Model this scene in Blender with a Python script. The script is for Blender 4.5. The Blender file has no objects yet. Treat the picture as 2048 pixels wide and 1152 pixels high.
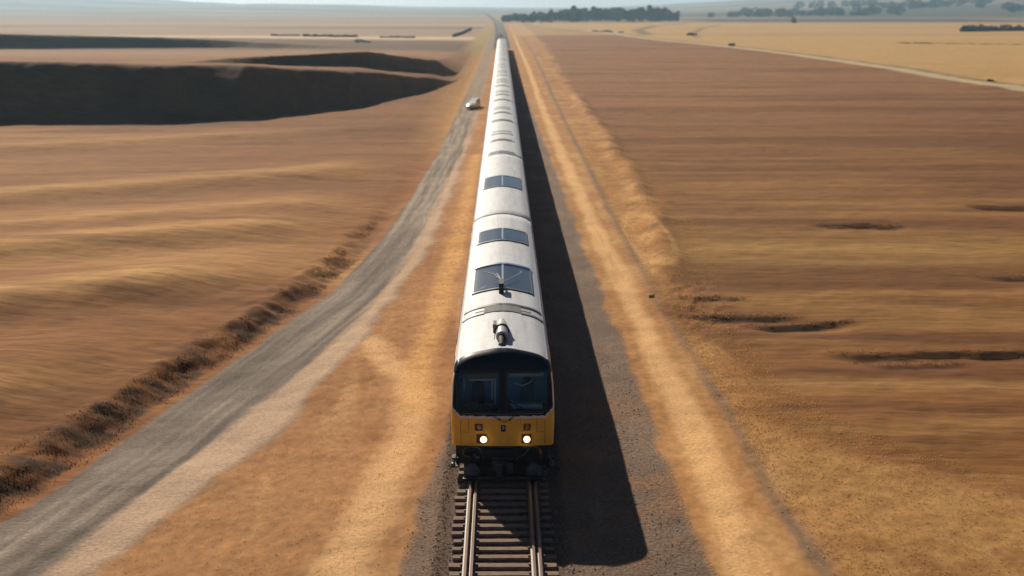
import bpy, math, random
import numpy as np
random.seed(7); rng = np.random.default_rng(7)
S = bpy.context.scene; COL = S.collection
R = math.radians

# ------------------------------------------------------------------ helpers
def link(o):
    COL.objects.link(o); return o

class MB:
    """collects verts / faces of one mesh, with a material slot per face"""
    def __init__(s): s.v = []; s.f = []; s.m = []; s.sm = []
    def add(s, v, f, mi=0, smooth=False):
        b = len(s.v); s.v += [tuple(p) for p in v]
        for q in f: s.f.append(tuple(i + b for i in q)); s.m.append(mi); s.sm.append(smooth)
    def box(s, a, b, mi=0, taper=1.0):
        (x0, y0, z0), (x1, y1, z1) = a, b
        cx, cy = (x0 + x1) / 2, (y0 + y1) / 2
        t = lambda x, y, z: (cx + (x - cx) * taper, cy + (y - cy) * taper, z)
        v = [(x0, y0, z0), (x1, y0, z0), (x1, y1, z0), (x0, y1, z0), t(x0, y0, z1), t(x1, y0, z1), t(x1, y1, z1), t(x0, y1, z1)]
        s.add(v, [(3, 2, 1, 0), (4, 5, 6, 7), (0, 1, 5, 4), (1, 2, 6, 5), (2, 3, 7, 6), (3, 0, 4, 7)], mi)
    def tube(s, pts, r, n=8, mi=0, caps=True):
        pts = [np.array(p, float) for p in pts]; k = len(pts)
        rr = r if isinstance(r, (list, tuple)) else [r] * k
        v = []
        for i, p in enumerate(pts):
            d = pts[min(i + 1, k - 1)] - pts[max(i - 1, 0)]; d /= (np.linalg.norm(d) + 1e-9)
            a = np.cross(d, (0, 0, 1) if abs(d[2]) < .9 else (1, 0, 0)); a /= np.linalg.norm(a); b = np.cross(d, a)
            for j in range(n):
                t = 2 * math.pi * j / n
                v.append(p + rr[i] * (a * math.cos(t) + b * math.sin(t)))
        f = []
        for i in range(k - 1):
            for j in range(n):
                j2 = (j + 1) % n
                f.append((i * n + j, i * n + j2, (i + 1) * n + j2, (i + 1) * n + j))
        s.add(v, f, mi, True)
        if caps:
            s.add(v[:n], [tuple(range(n))[::-1]], mi); s.add(v[-n:], [tuple(range(n))], mi)
    def build(s, name, mats, parent=None, loc=(0, 0, 0), bevel=0):
        me = bpy.data.meshes.new(name); me.from_pydata(s.v, [], s.f)
        for m in (mats if isinstance(mats, (list, tuple)) else [mats]): me.materials.append(m)
        me.polygons.foreach_set('material_index', s.m); me.polygons.foreach_set('use_smooth', s.sm); me.update()
        o = link(bpy.data.objects.new(name, me)); o.location = loc; o.parent = parent
        if bevel:
            b = o.modifiers.new('bevel', 'BEVEL'); b.width = bevel; b.segments = 2; b.limit_method = 'ANGLE'
        return o

def tag(o, label=None, cat=None, group=None, kind=None):
    for k, v in (('label', label), ('category', cat), ('group', group), ('kind', kind)):
        if v: o[k] = v
    return o
def empty(name, loc=(0, 0, 0), rz=0):
    o = link(bpy.data.objects.new(name, None)); o.location = loc; o.rotation_euler = (0, 0, rz)
    o.empty_display_size = .3; return o
def copy_tree(o, parent=None):
    c = o.copy(); link(c); c.parent = parent
    for ch in list(o.children): copy_tree(ch, c)
    return c

# ------------------------------------------------------------------ materials
def mat(name, col=(.5, .5, .5), rough=.6, metal=0, noise=0, nscale=5, bump=0, coat=0, spec=.5, stretch=(1, 1, 1), attr=None):
    m = bpy.data.materials.new(name); m.use_nodes = True; nt = m.node_tree; N = nt.nodes; L = nt.links
    b = N['Principled BSDF']; b.inputs['Roughness'].default_value = rough; b.inputs['Metallic'].default_value = metal
    b.inputs['Base Color'].default_value = (*col, 1); b.inputs['Coat Weight'].default_value = coat
    b.inputs['Specular IOR Level'].default_value = spec
    src = None
    if attr:
        a = N.new('ShaderNodeAttribute'); a.attribute_name = attr; src = a.outputs['Color']
    if noise or bump:
        tc = N.new('ShaderNodeTexCoord'); mp = N.new('ShaderNodeMapping'); mp.inputs['Scale'].default_value = stretch
        L.new(tc.outputs['Object'], mp.inputs['Vector'])
        n = N.new('ShaderNodeTexNoise'); n.inputs['Scale'].default_value = nscale; n.inputs['Detail'].default_value = 6
        n.inputs['Roughness'].default_value = .65
        L.new(mp.outputs[0], n.inputs['Vector'])
        if noise:
            mr = N.new('ShaderNodeMapRange'); mr.inputs['From Min'].default_value = .3; mr.inputs['From Max'].default_value = .7
            mr.inputs['To Min'].default_value = 1 - noise; mr.inputs['To Max'].default_value = 1 + noise
            L.new(n.outputs['Fac'], mr.inputs['Value'])
            mx = N.new('ShaderNodeMix'); mx.data_type = 'RGBA'; mx.blend_type = 'MULTIPLY'; mx.inputs['Factor'].default_value = 1
            if src: L.new(src, mx.inputs['A'])
            else: mx.inputs['A'].default_value = (*col, 1)
            L.new(mr.outputs[0], mx.inputs['B']); src = mx.outputs['Result']
        if bump:
            bp = N.new('ShaderNodeBump'); bp.inputs['Strength'].default_value = 1; bp.inputs['Distance'].default_value = bump
            L.new(n.outputs['Fac'], bp.inputs['Height']); L.new(bp.outputs[0], b.inputs['Normal'])
    if src: L.new(src, b.inputs['Base Color'])
    return m

M = {}
M['soil'] = mat('dry_soil', rough=.95, noise=.30, nscale=1.0, bump=.045, spec=.1, attr='col', stretch=(.55, 2.6, 1))
M['turf'] = mat('dry_turf', rough=.95, noise=.22, nscale=3.2, bump=.03, spec=.1, attr='col', stretch=(1.1, .75, 1))
M['gravel'] = mat('gravel', rough=.95, noise=.24, nscale=9, bump=.03, spec=.15, attr='col')
M['ballast'] = mat('ballast', rough=.9, noise=.45, nscale=11, bump=.06, spec=.2, attr='col')
M['roof'] = mat('white_roof_paint', (.65, .67, .71), rough=.6, spec=.3, noise=.06, nscale=1.4, stretch=(2.5, .35, 1))
def roof_detail(m):
    nt = m.node_tree; N = nt.nodes; L = nt.links; b = N['Principled BSDF']; src = b.inputs['Base Color'].links[0].from_socket
    tc = N.new('ShaderNodeTexCoord'); sp = N.new('ShaderNodeSeparateXYZ'); L.new(tc.outputs['Object'], sp.inputs[0])
    def mth(op, a, v=None, w=None):
        n = N.new('ShaderNodeMath'); n.operation = op
        for i, q in enumerate((a, v, w)):
            if q is None: continue
            if isinstance(q, (int, float)): n.inputs[i].default_value = q
            else: L.new(q, n.inputs[i])
        return n.outputs[0]
    line = mth('LESS_THAN', mth('FRACT', mth('MULTIPLY', sp.outputs['Y'], 1 / 2.02)), .018)
    l2 = mth('LESS_THAN', mth('ABSOLUTE', mth('SUBTRACT', mth('ABSOLUTE', sp.outputs['X']), 1.30)), .016)
    ln = mth('MAXIMUM', line, l2)
    mp = N.new('ShaderNodeMapping'); mp.inputs['Scale'].default_value = (5, .45, 1); L.new(tc.outputs['Object'], mp.inputs[0])
    nz = N.new('ShaderNodeTexNoise'); nz.inputs['Scale'].default_value = 1.0; nz.inputs['Detail'].default_value = 8; nz.inputs['Roughness'].default_value = .7; L.new(mp.outputs[0], nz.inputs['Vector'])
    mr = N.new('ShaderNodeMapRange'); mr.inputs['From Min'].default_value = .48; mr.inputs['From Max'].default_value = .78; L.new(nz.outputs['Fac'], mr.inputs['Value'])
    fac = mth('MAXIMUM', mth('MULTIPLY', mr.outputs[0], .55), mth('MULTIPLY', ln, .42))
    mx = N.new('ShaderNodeMix'); mx.data_type = 'RGBA'; L.new(fac, mx.inputs['Factor']); L.new(src, mx.inputs['A']); mx.inputs['B'].default_value = (.30, .27, .235, 1)
    L.new(mx.outputs['Result'], b.inputs['Base Color'])
roof_detail(M['roof'])
M['white'] = mat('white_paint', (.76, .74, .70), rough=.35, noise=.05, nscale=3)
M['yellow'] = mat('yellow_paint', (.97, .52, .055), rough=.36, noise=.08, nscale=4)
M['navy'] = mat('dark_navy_paint', (.008, .015, .036), rough=.4, spec=.08)
M['black'] = mat('black_metal', (.012, .012, .013), rough=.55, noise=.3, nscale=9)
M['rubber'] = mat('black_rubber', (.010, .010, .011), rough=.7)
M['grey'] = mat('dark_grey_metal', (.05, .052, .058), rough=.5, noise=.25, nscale=8)
M['buffer'] = mat('greased_steel', (.085, .09, .10), rough=.45, metal=.3, noise=.3, nscale=9)
M['silver'] = mat('bare_aluminium', (.72, .74, .76), rough=.25, metal=1)
M['midgrey'] = mat('grey_paint', (.16, .17, .19), rough=.5, noise=.15, nscale=6)
M['lightgrey'] = mat('light_grey_paint', (.45, .45, .46), rough=.5)
M['bellows'] = mat('grey_gangway_fabric', (.13, .135, .15), rough=.8)
M['hose'] = mat('brown_rubber_hose', (.13, .085, .06), rough=.55)
M['red'] = mat('red_valve_paint', (.6, .05, .02), rough=.4)
M['brownred'] = mat('rusty_lamp_recess', (.20, .055, .018), rough=.6)
M['rail'] = mat('rusty_rail', (.15, .09, .06), rough=.55, noise=.25, nscale=6, stretch=(3, .5, 3))
M['railhead'] = mat('worn_rail_head', (.23, .14, .098), rough=.4, metal=.3, noise=.2, nscale=3, stretch=(6, .5, 1))
M['sleeper'] = mat('weathered_sleeper', (.25, .165, .118), rough=.9, noise=.4, nscale=7, bump=.02, stretch=(.5, 3, 1))
M['interior'] = mat('cab_interior', (.15, .34, .52), rough=.7)
M['interior_l'] = mat('cab_interior_pale', (.75, .78, .8), rough=.6)
M['seat'] = mat('blue_seat_cloth', (.03, .07, .12), rough=.8)
M['desk'] = mat('cab_desk', (.10, .13, .16), rough=.6, noise=.3, nscale=9)
M['bark'] = mat('bark', (.09, .065, .045), rough=.9, noise=.3, nscale=4)
M['grass'] = mat('dry_grass_blades', rough=.8, spec=.1, attr='col')
_n = M['grass'].node_tree; _t = _n.nodes.new('ShaderNodeBsdfTranslucent'); _m = _n.nodes.new('ShaderNodeMixShader'); _m.inputs[0].default_value = .5
_n.links.new([n for n in _n.nodes if n.type == 'ATTRIBUTE'][0].outputs['Color'], _t.inputs['Color'])
_n.links.new(_n.nodes['Principled BSDF'].outputs[0], _m.inputs[1]); _n.links.new(_t.outputs[0], _m.inputs[2]); _n.links.new(_m.outputs[0], _n.nodes['Material Output'].inputs['Surface'])
M['carwhite'] = mat('white_car_paint', (.80, .78, .75), rough=.3, coat=.4)
M['tyre'] = mat('tyre_rubber', (.02, .02, .02), rough=.8)
M['stone'] = mat('pale_rubble', (.62, .60, .58), rough=.9, noise=.25, nscale=1.5, bump=.2)

def leaf_mat(name, a, b):
    m = bpy.data.materials.new(name); m.use_nodes = True; nt = m.node_tree; N = nt.nodes; L = nt.links
    p = N['Principled BSDF']; p.inputs['Roughness'].default_value = .75; p.inputs['Specular IOR Level'].default_value = .15
    g = N.new('ShaderNodeNewGeometry'); r = N.new('ShaderNodeValToRGB')
    r.color_ramp.elements[0].color = (*a, 1); r.color_ramp.elements[1].color = (*b, 1)
    L.new(g.outputs['Random Per Island'], r.inputs['Fac']); L.new(r.outputs['Color'], p.inputs['Base Color'])
    return m
M['leaf_dark'] = leaf_mat('dark_leaves', (.012, .052, .068), (.034, .090, .074))
M['leaf_olive'] = leaf_mat('olive_leaves', (.03, .065, .045), (.075, .105, .05))
M['leaf_green'] = leaf_mat('bright_weed_leaves', (.22, .38, .06), (.34, .50, .10))
M['leaf_dry'] = leaf_mat('dry_leaves', (.30, .21, .09), (.46, .33, .14))

def glass(name, tint, refl=(1, 1, 1), base=.04):
    m = bpy.data.materials.new(name); m.use_nodes = True; nt = m.node_tree; N = nt.nodes; L = nt.links
    N.remove(N['Principled BSDF']); out = N['Material Output']
    t = N.new('ShaderNodeBsdfTransparent'); t.inputs[0].default_value = (*tint, 1)
    g = N.new('ShaderNodeBsdfGlossy'); g.inputs['Color'].default_value = (*refl, 1); g.inputs['Roughness'].default_value = .03
    fr = N.new('ShaderNodeFresnel'); fr.inputs['IOR'].default_value = 1.5
    mx = N.new('ShaderNodeMixShader'); L.new(fr.outputs[0], mx.inputs[0]); L.new(t.outputs[0], mx.inputs[1]); L.new(g.outputs[0], mx.inputs[2])
    L.new(mx.outputs[0], out.inputs['Surface']); return m
M['glass'] = glass('blue_tinted_glass', (.74, .90, .98), (.16, .36, .62))
M['skyglass'] = mat('dark_roof_glass', (.022, .045, .080), rough=.22, noise=.25, nscale=1.2, spec=.22, coat=.0)
M['sideglass'] = mat('dark_side_glass', (.012, .015, .02), rough=.08)
def emit(name, col, st):
    m = bpy.data.materials.new(name); m.use_nodes = True; b = m.node_tree.nodes['Principled BSDF']
    b.inputs['Base Color'].default_value = (*col, 1); b.inputs['Emission Color'].default_value = (*col, 1); b.inputs['Emission Strength'].default_value = st
    return m
M['lampwarm'] = emit('warm_lamp_reflector', (1, .60, .28), 2.0)
M['lamp'] = emit('lit_headlamp', (1, .84, .62), 9)

# ------------------------------------------------------------------ numpy noise
def _hash(ix, iy, seed):
    h = (ix.astype(np.int64) * 374761393 + iy.astype(np.int64) * 668265263 + seed * 974711) & 0xffffffff
    h = ((h ^ (h >> 13)) * 1274126177) & 0xffffffff
    return ((h ^ (h >> 16)) & 0xffff) / 65535.0
def vnoise(x, y, seed=0):
    ix = np.floor(x); iy = np.floor(y); fx = x - ix; fy = y - iy
    fx = fx * fx * (3 - 2 * fx); fy = fy * fy * (3 - 2 * fy)
    a = _hash(ix, iy, seed); b = _hash(ix + 1, iy, seed); c = _hash(ix, iy + 1, seed); d = _hash(ix + 1, iy + 1, seed)
    return (a * (1 - fx) + b * fx) * (1 - fy) + (c * (1 - fx) + d * fx) * fy
def fbm(x, y, seed=0, oct=4, gain=.5):
    s = 0; a = 1; t = 0
    for i in range(oct):
        s = s + a * vnoise(x + 17.3 * i, y - 9.1 * i, seed + i); t += a; a *= gain; x = x * 2.03; y = y * 2.03
    return s / t * 2 - 1            # about -1..1
def ss(v, a, b):
    t = np.clip((v - a) / (b - a), 0, 1); return t * t * (3 - 2 * t)
def poly_dist(x, y, pts):
    d = np.full(x.shape, 1e9)
    for (ax, ay), (bx, by) in zip(pts, pts[1:]):
        dx, dy = bx - ax, by - ay
        t = np.clip(((x - ax) * dx + (y - ay) * dy) / (dx * dx + dy * dy), 0, 1)
        d = np.minimum(d, np.hypot(x - ax - t * dx, y - ay - t * dy))
    return d
def curve(pts):
    ys = [p[1] for p in pts]; xs = [p[0] for p in pts]
    return lambda y: np.interp(y, ys, xs)

# ------------------------------------------------------------------ the lie of the land (camera above the origin, line runs along +y)
road_l = curve([(-16.5, 20), (-14.6, 26), (-13.77, 29.1), (-12.73, 33.2), (-11.81, 38.7), (-10.41, 45.5), (-8.6, 54.8), (-7.51, 66), (-6.79, 83.6), (-6.21, 114), (-6.0, 178), (-5.7, 266), (-5.6, 400)])
road_r = curve([(-13.2, 20), (-11.61, 26), (-10.53, 30.6), (-9.05, 36.7), (-7.71, 44), (-6.29, 52.9), (-5.1, 65.6), (-4.59, 83.6), (-3.97, 114), (-3.45, 178), (-3.07, 266), (-3.3, 400)])
pale_r = curve([(-11.9, 20), (-10.36, 26), (-9.1, 30.6), (-7.52, 36.7), (-6.51, 44), (-5.46, 52.9), (-4.52, 65.6), (-4.04, 83.6), (-3.57, 114), (-3.3, 150), (-3.4, 178), (-3.05, 266)])
bal_l = curve([(-3.0, 20), (-2.67, 26), (-2.36, 30.6), (-1.99, 34.4), (-1.7, 40), (-1.65, 1500)])
grav_r = curve([(5.5, 20), (5.28, 26), (5.18, 34.4), (5.2, 45.5), (4.9, 60.4), (4.75, 88.4), (4.4, 128), (3.6, 213), (2.4, 300), (1.8, 380), (1.7, 1500)])
path_r0 = curve([(5.1, 20), (5.35, 26), (5.6, 37.7), (5.54, 50), (5.32, 68.6), (5.16, 103), (5.0, 146), (5.5, 266)])
path_r1 = curve([(6.8, 20), (6.89, 26), (7.1, 34.4), (6.95, 42.8), (6.88, 55.9), (6.64, 77), (6.47, 110), (6.26, 153), (6.8, 266)])
rut_r = curve([(8.5, 20), (8.13, 26), (7.83, 31.3), (7.82, 39), (7.59, 52), (7.48, 75), (7.7, 114), (8.05, 178), (9.75, 352)])
edge_f = curve([(22, 20), (19, 27), (15.6, 30.0), (12.76, 32.4), (10.2, 34.6), (8.6, 37.7), (8.0, 42.8), (7.7, 53.8), (9.4, 62), (10.2, 73.6), (11.1, 99.7), (11.75, 139), (12.24, 228), (15, 350), (17, 470)])
diag = curve([(95, 20), (92, 150), (90.8, 203), (90.3, 250), (89.9, 303), (87.3, 376), (81.5, 430), (67, 535), (59, 678), (45, 852), (30, 1000)])
foot_a = curve([(-140, 0), (-100, 0)])
def foot_ay(x): return np.interp(x, [-200, -60, -34, -21.6, -14, -10.4, -8], [136, 139, 146, 165, 190, 212, 230])
def height_a(x): return np.interp(x, [-200, -61, -34, -22, -13, -9.5, -8], [8.0, 7.0, 6.2, 4.6, 2.0, .3, 0])
def track_x(y): return np.where(y > 393, -9.0 * ((np.maximum(y, 393) - 393) / 1000.0) ** 2, 0.0)
BUMPS = [(40, .8), (53.5, .7), (67.4, .55), (75.5, .40), (91, .45), (124, .3)]
NOTCH = [(20.0, 26.0, 73.0, .24, 0), (10.6, 15.8, 49.4, .20, .04), (13.2, 30.0, 45.0, .25, 0), (33.0, 46.0, 80.2, .34, 0), (24.6, 38.0, 58.2, .18, 0), (8.0, 13.5, 50.6, .13, 0), (8.6, 12, 53.6, .10, .03), (14.0, 18.6, 43.7, .10, 0), (160, 330, 480, 1.3, -.5)]

def terrain(x, y, fine=True):
    """height, albedo (n,3), zone id"""
    h = np.zeros_like(x)
    rl = road_l(y); u = rl - x                                    # metres left of the gravel road
    left = x < 0
    # bank beside the road, the field above it
    bh = 0.46 * (1 - ss(y, 50, 95)) + .10 + .13 * fbm(x * 1.3, y * 1.1, 4, 3) * (1 - ss(y, 60, 95)) * (1 - ss(u, 1.6, 3.2))
    bn = fbm(x * .9, y * .9, 3, 3) * .35
    bank = ss(u + bn * ss(u, .3, 1.0), .40, 2.0)
    h += np.where(left, bh * bank, 0)
    # rolling folds of the left field: crests climb away from the line
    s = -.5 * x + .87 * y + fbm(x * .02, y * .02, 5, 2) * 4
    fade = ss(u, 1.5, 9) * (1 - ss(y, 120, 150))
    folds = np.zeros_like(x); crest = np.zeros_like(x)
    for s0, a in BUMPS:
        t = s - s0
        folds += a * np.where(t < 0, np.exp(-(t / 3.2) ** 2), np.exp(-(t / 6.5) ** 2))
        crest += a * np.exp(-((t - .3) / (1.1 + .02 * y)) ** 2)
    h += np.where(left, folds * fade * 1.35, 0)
    # scarps facing the camera
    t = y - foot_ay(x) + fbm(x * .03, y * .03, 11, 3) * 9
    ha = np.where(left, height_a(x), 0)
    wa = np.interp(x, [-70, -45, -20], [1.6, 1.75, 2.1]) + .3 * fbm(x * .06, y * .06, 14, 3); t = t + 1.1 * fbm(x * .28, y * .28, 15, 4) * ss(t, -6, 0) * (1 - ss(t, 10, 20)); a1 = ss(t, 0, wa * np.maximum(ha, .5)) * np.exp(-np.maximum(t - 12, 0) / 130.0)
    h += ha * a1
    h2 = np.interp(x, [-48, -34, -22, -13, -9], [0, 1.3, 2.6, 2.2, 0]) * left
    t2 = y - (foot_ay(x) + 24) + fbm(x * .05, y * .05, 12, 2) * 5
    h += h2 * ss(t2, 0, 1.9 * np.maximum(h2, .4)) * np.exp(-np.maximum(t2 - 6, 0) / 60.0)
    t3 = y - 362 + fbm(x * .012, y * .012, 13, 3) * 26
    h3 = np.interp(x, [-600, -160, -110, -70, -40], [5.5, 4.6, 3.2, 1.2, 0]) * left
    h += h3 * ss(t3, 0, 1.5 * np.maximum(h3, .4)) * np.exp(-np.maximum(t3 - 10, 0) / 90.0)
    # gullies in the right field
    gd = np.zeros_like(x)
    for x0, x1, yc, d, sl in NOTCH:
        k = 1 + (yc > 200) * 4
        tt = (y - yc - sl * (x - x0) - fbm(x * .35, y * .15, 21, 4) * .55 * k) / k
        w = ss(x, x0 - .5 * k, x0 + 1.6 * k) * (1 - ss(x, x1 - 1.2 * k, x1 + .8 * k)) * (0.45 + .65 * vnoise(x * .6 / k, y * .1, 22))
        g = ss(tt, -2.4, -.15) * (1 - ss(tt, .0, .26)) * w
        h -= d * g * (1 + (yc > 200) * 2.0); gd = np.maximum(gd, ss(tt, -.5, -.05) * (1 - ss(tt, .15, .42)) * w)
    right_field = ss(x - edge_f(y) + fbm(x * .45, y * .35, 32, 5) * 2.2 * ss(y, 24, 34), -.8, 1.5)
    h += np.where(x > 0, .22 * fbm(x * .03, y * .12, 31, 3) * right_field * (1 - ss(y, 200, 400)), 0)
    clod = np.exp(-((x - 9.3) / 1.7) ** 2 - ((y - 52.5) / 4.5) ** 2)
    h += clod * .22 * (fbm(x * 1.6, y * 1.3, 33, 3))
    h += .30 * np.exp(-((x - edge_f(y) + .2) / .9) ** 2) * (x > 0) * ss(y, 50, 66) * (1 - ss(y, 150, 260)) * (.6 + .8 * vnoise(x * .4, y * .35, 34))
    # hills
    far = ss(y, 1500, 3900)
    hill = far * (15 + 15 * fbm(x / 1500, y / 1500, 41, 4) + 58 * ss(-x, 900, 1900) * (1 + .4 * fbm(x / 500, y / 900, 44, 3)) + 46 * ss(x, 500, 1700) + 14 * np.exp(-((x + 760) / 320) ** 2))
    hill += ss(y, 1300, 2300) * (x > 0) * ss(x, 250, 900) * (10 + 6 * fbm(x / 300, y / 500, 45, 3))
    h += np.maximum(hill, 0)
    # small roughness
    onbed = np.abs(x - track_x(y)) < 1.62
    rough = .035 * fbm(x * 1.7, y * 1.7, 51, 3) + .05 * fbm(x * .3, y * .4, 52, 2)
    soft = ss(np.abs(x - track_x(y)), 1.5, 2.4)
    h += rough * soft * (1 + 1.2 * ss(y, 60, 300))
    h -= .085 * (1 - ss(np.abs(x - track_x(y)), 1.52, 1.75))
    # ---------------- albedo
    C = lambda *c: np.array(c)
    col = np.empty(x.shape + (3,))
    def put(c, m): 
        nonlocal col
        m = np.clip(m, 0, 1)[..., None]; col = col * (1 - m) + np.asarray(c) * m
    st = fbm(x * .045, y * .55, 61, 5, .6)                        # rows and streaks that run across the line
    st2 = fbm(x * .014, y * .10, 62, 4)
    col[:] = C(.34, .150, .056)
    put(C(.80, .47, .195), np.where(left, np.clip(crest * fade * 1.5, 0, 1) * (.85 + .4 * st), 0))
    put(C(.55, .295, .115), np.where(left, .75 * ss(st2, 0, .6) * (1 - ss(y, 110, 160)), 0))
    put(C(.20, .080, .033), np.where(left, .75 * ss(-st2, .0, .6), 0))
    # verge to the right of the left field, ochre
    put(C(.20, .082, .034), np.where(left, .7 * ss(st, .10, .5) * (1 - ss(y, 150, 260)), 0)); put(C(.50, .27, .095), np.where(left, ss(-u + st * .5, -2.2 - .02 * y, -.2) * ss(y, 95, 140), 0))
    # left middle distance
    ml = left * ss(y, 225, 300)
    put(C(.40, .215, .11), ml * ss(u, 1, 12))
    put(C(.150, .092, .066), left * .85 * ss(u, 3, 10) * ss(y + st2 * 25, 325, 362) * (1 - ss(y + st2 * 10, 470, 500)))
    put(C(.50, .35, .22), left * ss(u, 3, 10) * ss(y, 478, 512))
    put(C(.72, .58, .44), left * ss(u, 3, 10) * np.exp(-((y - 532) / 16) ** 2))
    put(C(.37, .245, .165), left * ss(u, 3, 10) * ss(y, 560, 600))
    put(C(.50, .36, .235), left * ss(u, 3, 10) * ss(fbm(x * .002, y * .008, 63, 4), .0, .4) * ss(y, 600, 700))
    put(C(.20, .145, .11), left * ss(u, 3, 10) * ss(fbm(x * .0022, y * .012, 64, 4), .02, .3) * ss(y, 600, 760)); put(C(.10, .105, .085), left * ss(u, 20, 60) * ss(fbm(x * .004, y * .006, 65, 4), .22, .36) * ss(y, 900, 1150))
    put(C(.42, .30, .115), left * (1 - ss(u, 4, 9)) * ss(y, 330, 420))
    # scarp faces: dark earth colour adds painted shade, feathered past foot and top
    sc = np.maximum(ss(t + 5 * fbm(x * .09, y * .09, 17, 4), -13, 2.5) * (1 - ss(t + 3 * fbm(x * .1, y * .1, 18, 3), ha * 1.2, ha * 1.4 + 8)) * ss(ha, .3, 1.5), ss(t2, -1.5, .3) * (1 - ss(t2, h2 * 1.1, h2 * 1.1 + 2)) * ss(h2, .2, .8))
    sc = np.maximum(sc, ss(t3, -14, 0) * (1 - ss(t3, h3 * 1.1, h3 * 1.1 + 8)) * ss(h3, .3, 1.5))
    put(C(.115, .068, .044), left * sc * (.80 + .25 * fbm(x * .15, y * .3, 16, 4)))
    # dark tussocks on the bank
    bw = 1.35 + 1.0 * (1 - ss(y, 26, 42)) 
    bk = ss(u + fbm(x * 2.0, y * 1.4, 71, 3) * .22, .28, .5) * (1 - ss(u + fbm(x * .8, y * 2.2, 72, 4) * 1.5, bw * .55, bw * 1.4)) * (1 - ss(y, 48, 84))
    put(C(.095, .055, .036), left * bk * np.clip(.62 + 1.5 * fbm(x * .9 + y * .8, y * 2.4 - x * .5, 73, 4), 0, 1))
    # ochre grass between the road and the line
    o = ss(x - pale_r(y) + fbm(x * .8, y * .5, 74, 5) * .42, -.22, .42) * left
    put(C(.43, .225, .105), o)
    put(C(.32, .15, .062), o * ss(fbm(x * .5, y * .28, 75, 4), .0, .55) * .75)
    put(C(.57, .335, .165), o * ss(fbm(x * .9, y * .16, 76, 4), .12, .6) * .7)
    cp = [(-4.6, 20), (-4.16, 26), (-3.65, 30.6), (-3.2, 35.3), (-3.12, 39), (-3.75, 42), (-4.9, 44.5), (-5.6, 47)]
    d = poly_dist(x, y, cp) + fbm(x * 1.1, y * .5, 77, 3) * .18
    d2 = poly_dist(x, y, [(-3.12, 38), (-3.3, 44), (-3.0, 54), (-2.6, 75), (-2.5, 110)]) + fbm(x * 1.1, y * .4, 78, 3) * .15
    put(C(.78, .49, .25), o * (1 - ss(d, .12, 1.05)) * .8)
    put(C(.72, .42, .17), o * (1 - ss(d2, .1, .85)) * .7)
    # gravel road
    rd = ss(-u + fbm(x * 1.2, y * .5, 81, 4) * .16, -.08, .16) * (1 - ss(x - pale_r(y) + fbm(x * .8, y * .5, 74, 5) * .42, -.25, .40)) * left
    wv = x - road_r(y)
    rs = fbm((x - rl) * 2.6, y * .09, 82, 5, .62)
    put(C(.245, .205, .178), rd); put(C(.40, .34, .29), rd * ss(rs, -.05, .42) * .95); put(C(.140, .118, .105), rd * ss(-rs, .04, .45) * .85)
    pl = ss(wv + rs * .45, -.30, .30) * rd * (1 - ss(y, 100, 180) * .5)
    put(C(.60, .425, .31), pl * .9)
    put(C(.33, .245, .18), rd * ss(y, 110, 220) * .75)
    # the line's right side: grey gravel, ochre strip, beaten path, rut, rough grass
    rt = x > 0
    put(C(.47, .245, .10), rt * (1 - right_field))
    put(C(.60, .365, .165), rt * (1 - right_field) * ss(fbm(x * .7, y * .35, 84, 4), -.05, .5) * .75)
    put(C(.42, .24, .092), rt * (1 - right_field) * ss(x, 8.0, 9.2) * (1 - ss(y, 36, 44)) * .8); put(C(.30, .150, .058), rt * (1 - right_field) * ss(x, 7.9, 8.8) * ss(fbm(x * .55, y * .9, 92, 5, .6), .0, .4) * .75)
    pw = fbm(x * .9, y * .3, 85, 4) * .28
    pth = ss(x - path_r0(y) + pw, -.15, .45) * (1 - ss(x - path_r1(y) + pw, -.55, .12))
    put(C(.80, .49, .235), rt * pth * .92); put(C(.62, .35, .15), rt * pth * ss(fbm(x * 3, y * .12, 86, 3), .1, .6) * .6)
    rut = np.exp(-((x - rut_r(y) + pw * .6) / (.22 + .10 * vnoise(x * .2, y * .2, 87))) ** 2)
    put(C(.205, .148, .115), rt * rut * .8 * (.55 + .6 * vnoise(x * .5, y * .25, 88)))
    gv = (1 - ss(x - grav_r(y) + fbm(x * .8, y * .4, 89, 4) * .35, -.30, .12)) * rt
    put(C(.205, .142, .108), gv); put(C(.29, .205, .15), gv * ss(fbm(x * 1.1, y * .22, 90, 4), .0, .5) * .6)
    put(C(.34, .165, .075), gv * ss(fbm(x * .6, y * .5, 91, 4), .05, .6) * .45 * (1 - ss(y, 34, 46)))
    # right ploughed field
    rf = right_field * rt
    put(C(.29, .135, .054), rf)
    put(C(.37, .18, .085), rf * ss(y, 75, 200))
    nf = 1 - .55 * ss(y, 60, 130); put(C(.185, .078, .033), rf * ss(st, .02, .42) * .85 * nf); put(C(.46, .25, .10), rf * ss(-st, .04, .45) * .7 * nf); put(C(.15, .062, .028), rf * ss(st2, .05, .5) * .5)
    put(C(.185, .085, .042), rf * ss(x, 22, 70) * (1 - ss(y, 120, 260)) * .35)
    bandn = fbm(x * .02, y * .05, 95, 2) * 5
    put(C(.46, .27, .105), rf * np.exp(-((y - 66.5 + bandn) / 4.6) ** 2) * (.55 + .45 * ss(-st, -.4, .4)))
    put(C(.42, .235, .088), rf * np.exp(-((y - 53.5 + .25 * (x - 14) + bandn * .4) / 2.2) ** 2) * .65)
    put(C(.47, .27, .115), rf * np.exp(-((y - 40.4 + bandn * .25) / .55) ** 2) * .7)
    put(C(.47, .27, .115), rf * np.exp(-((y - 47.7 + .06 * x + bandn * .1) / .35) ** 2) * .5 * (1 - ss(x, 12, 20)))
    put(C(.30, .135, .075), clod * .9)
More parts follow.
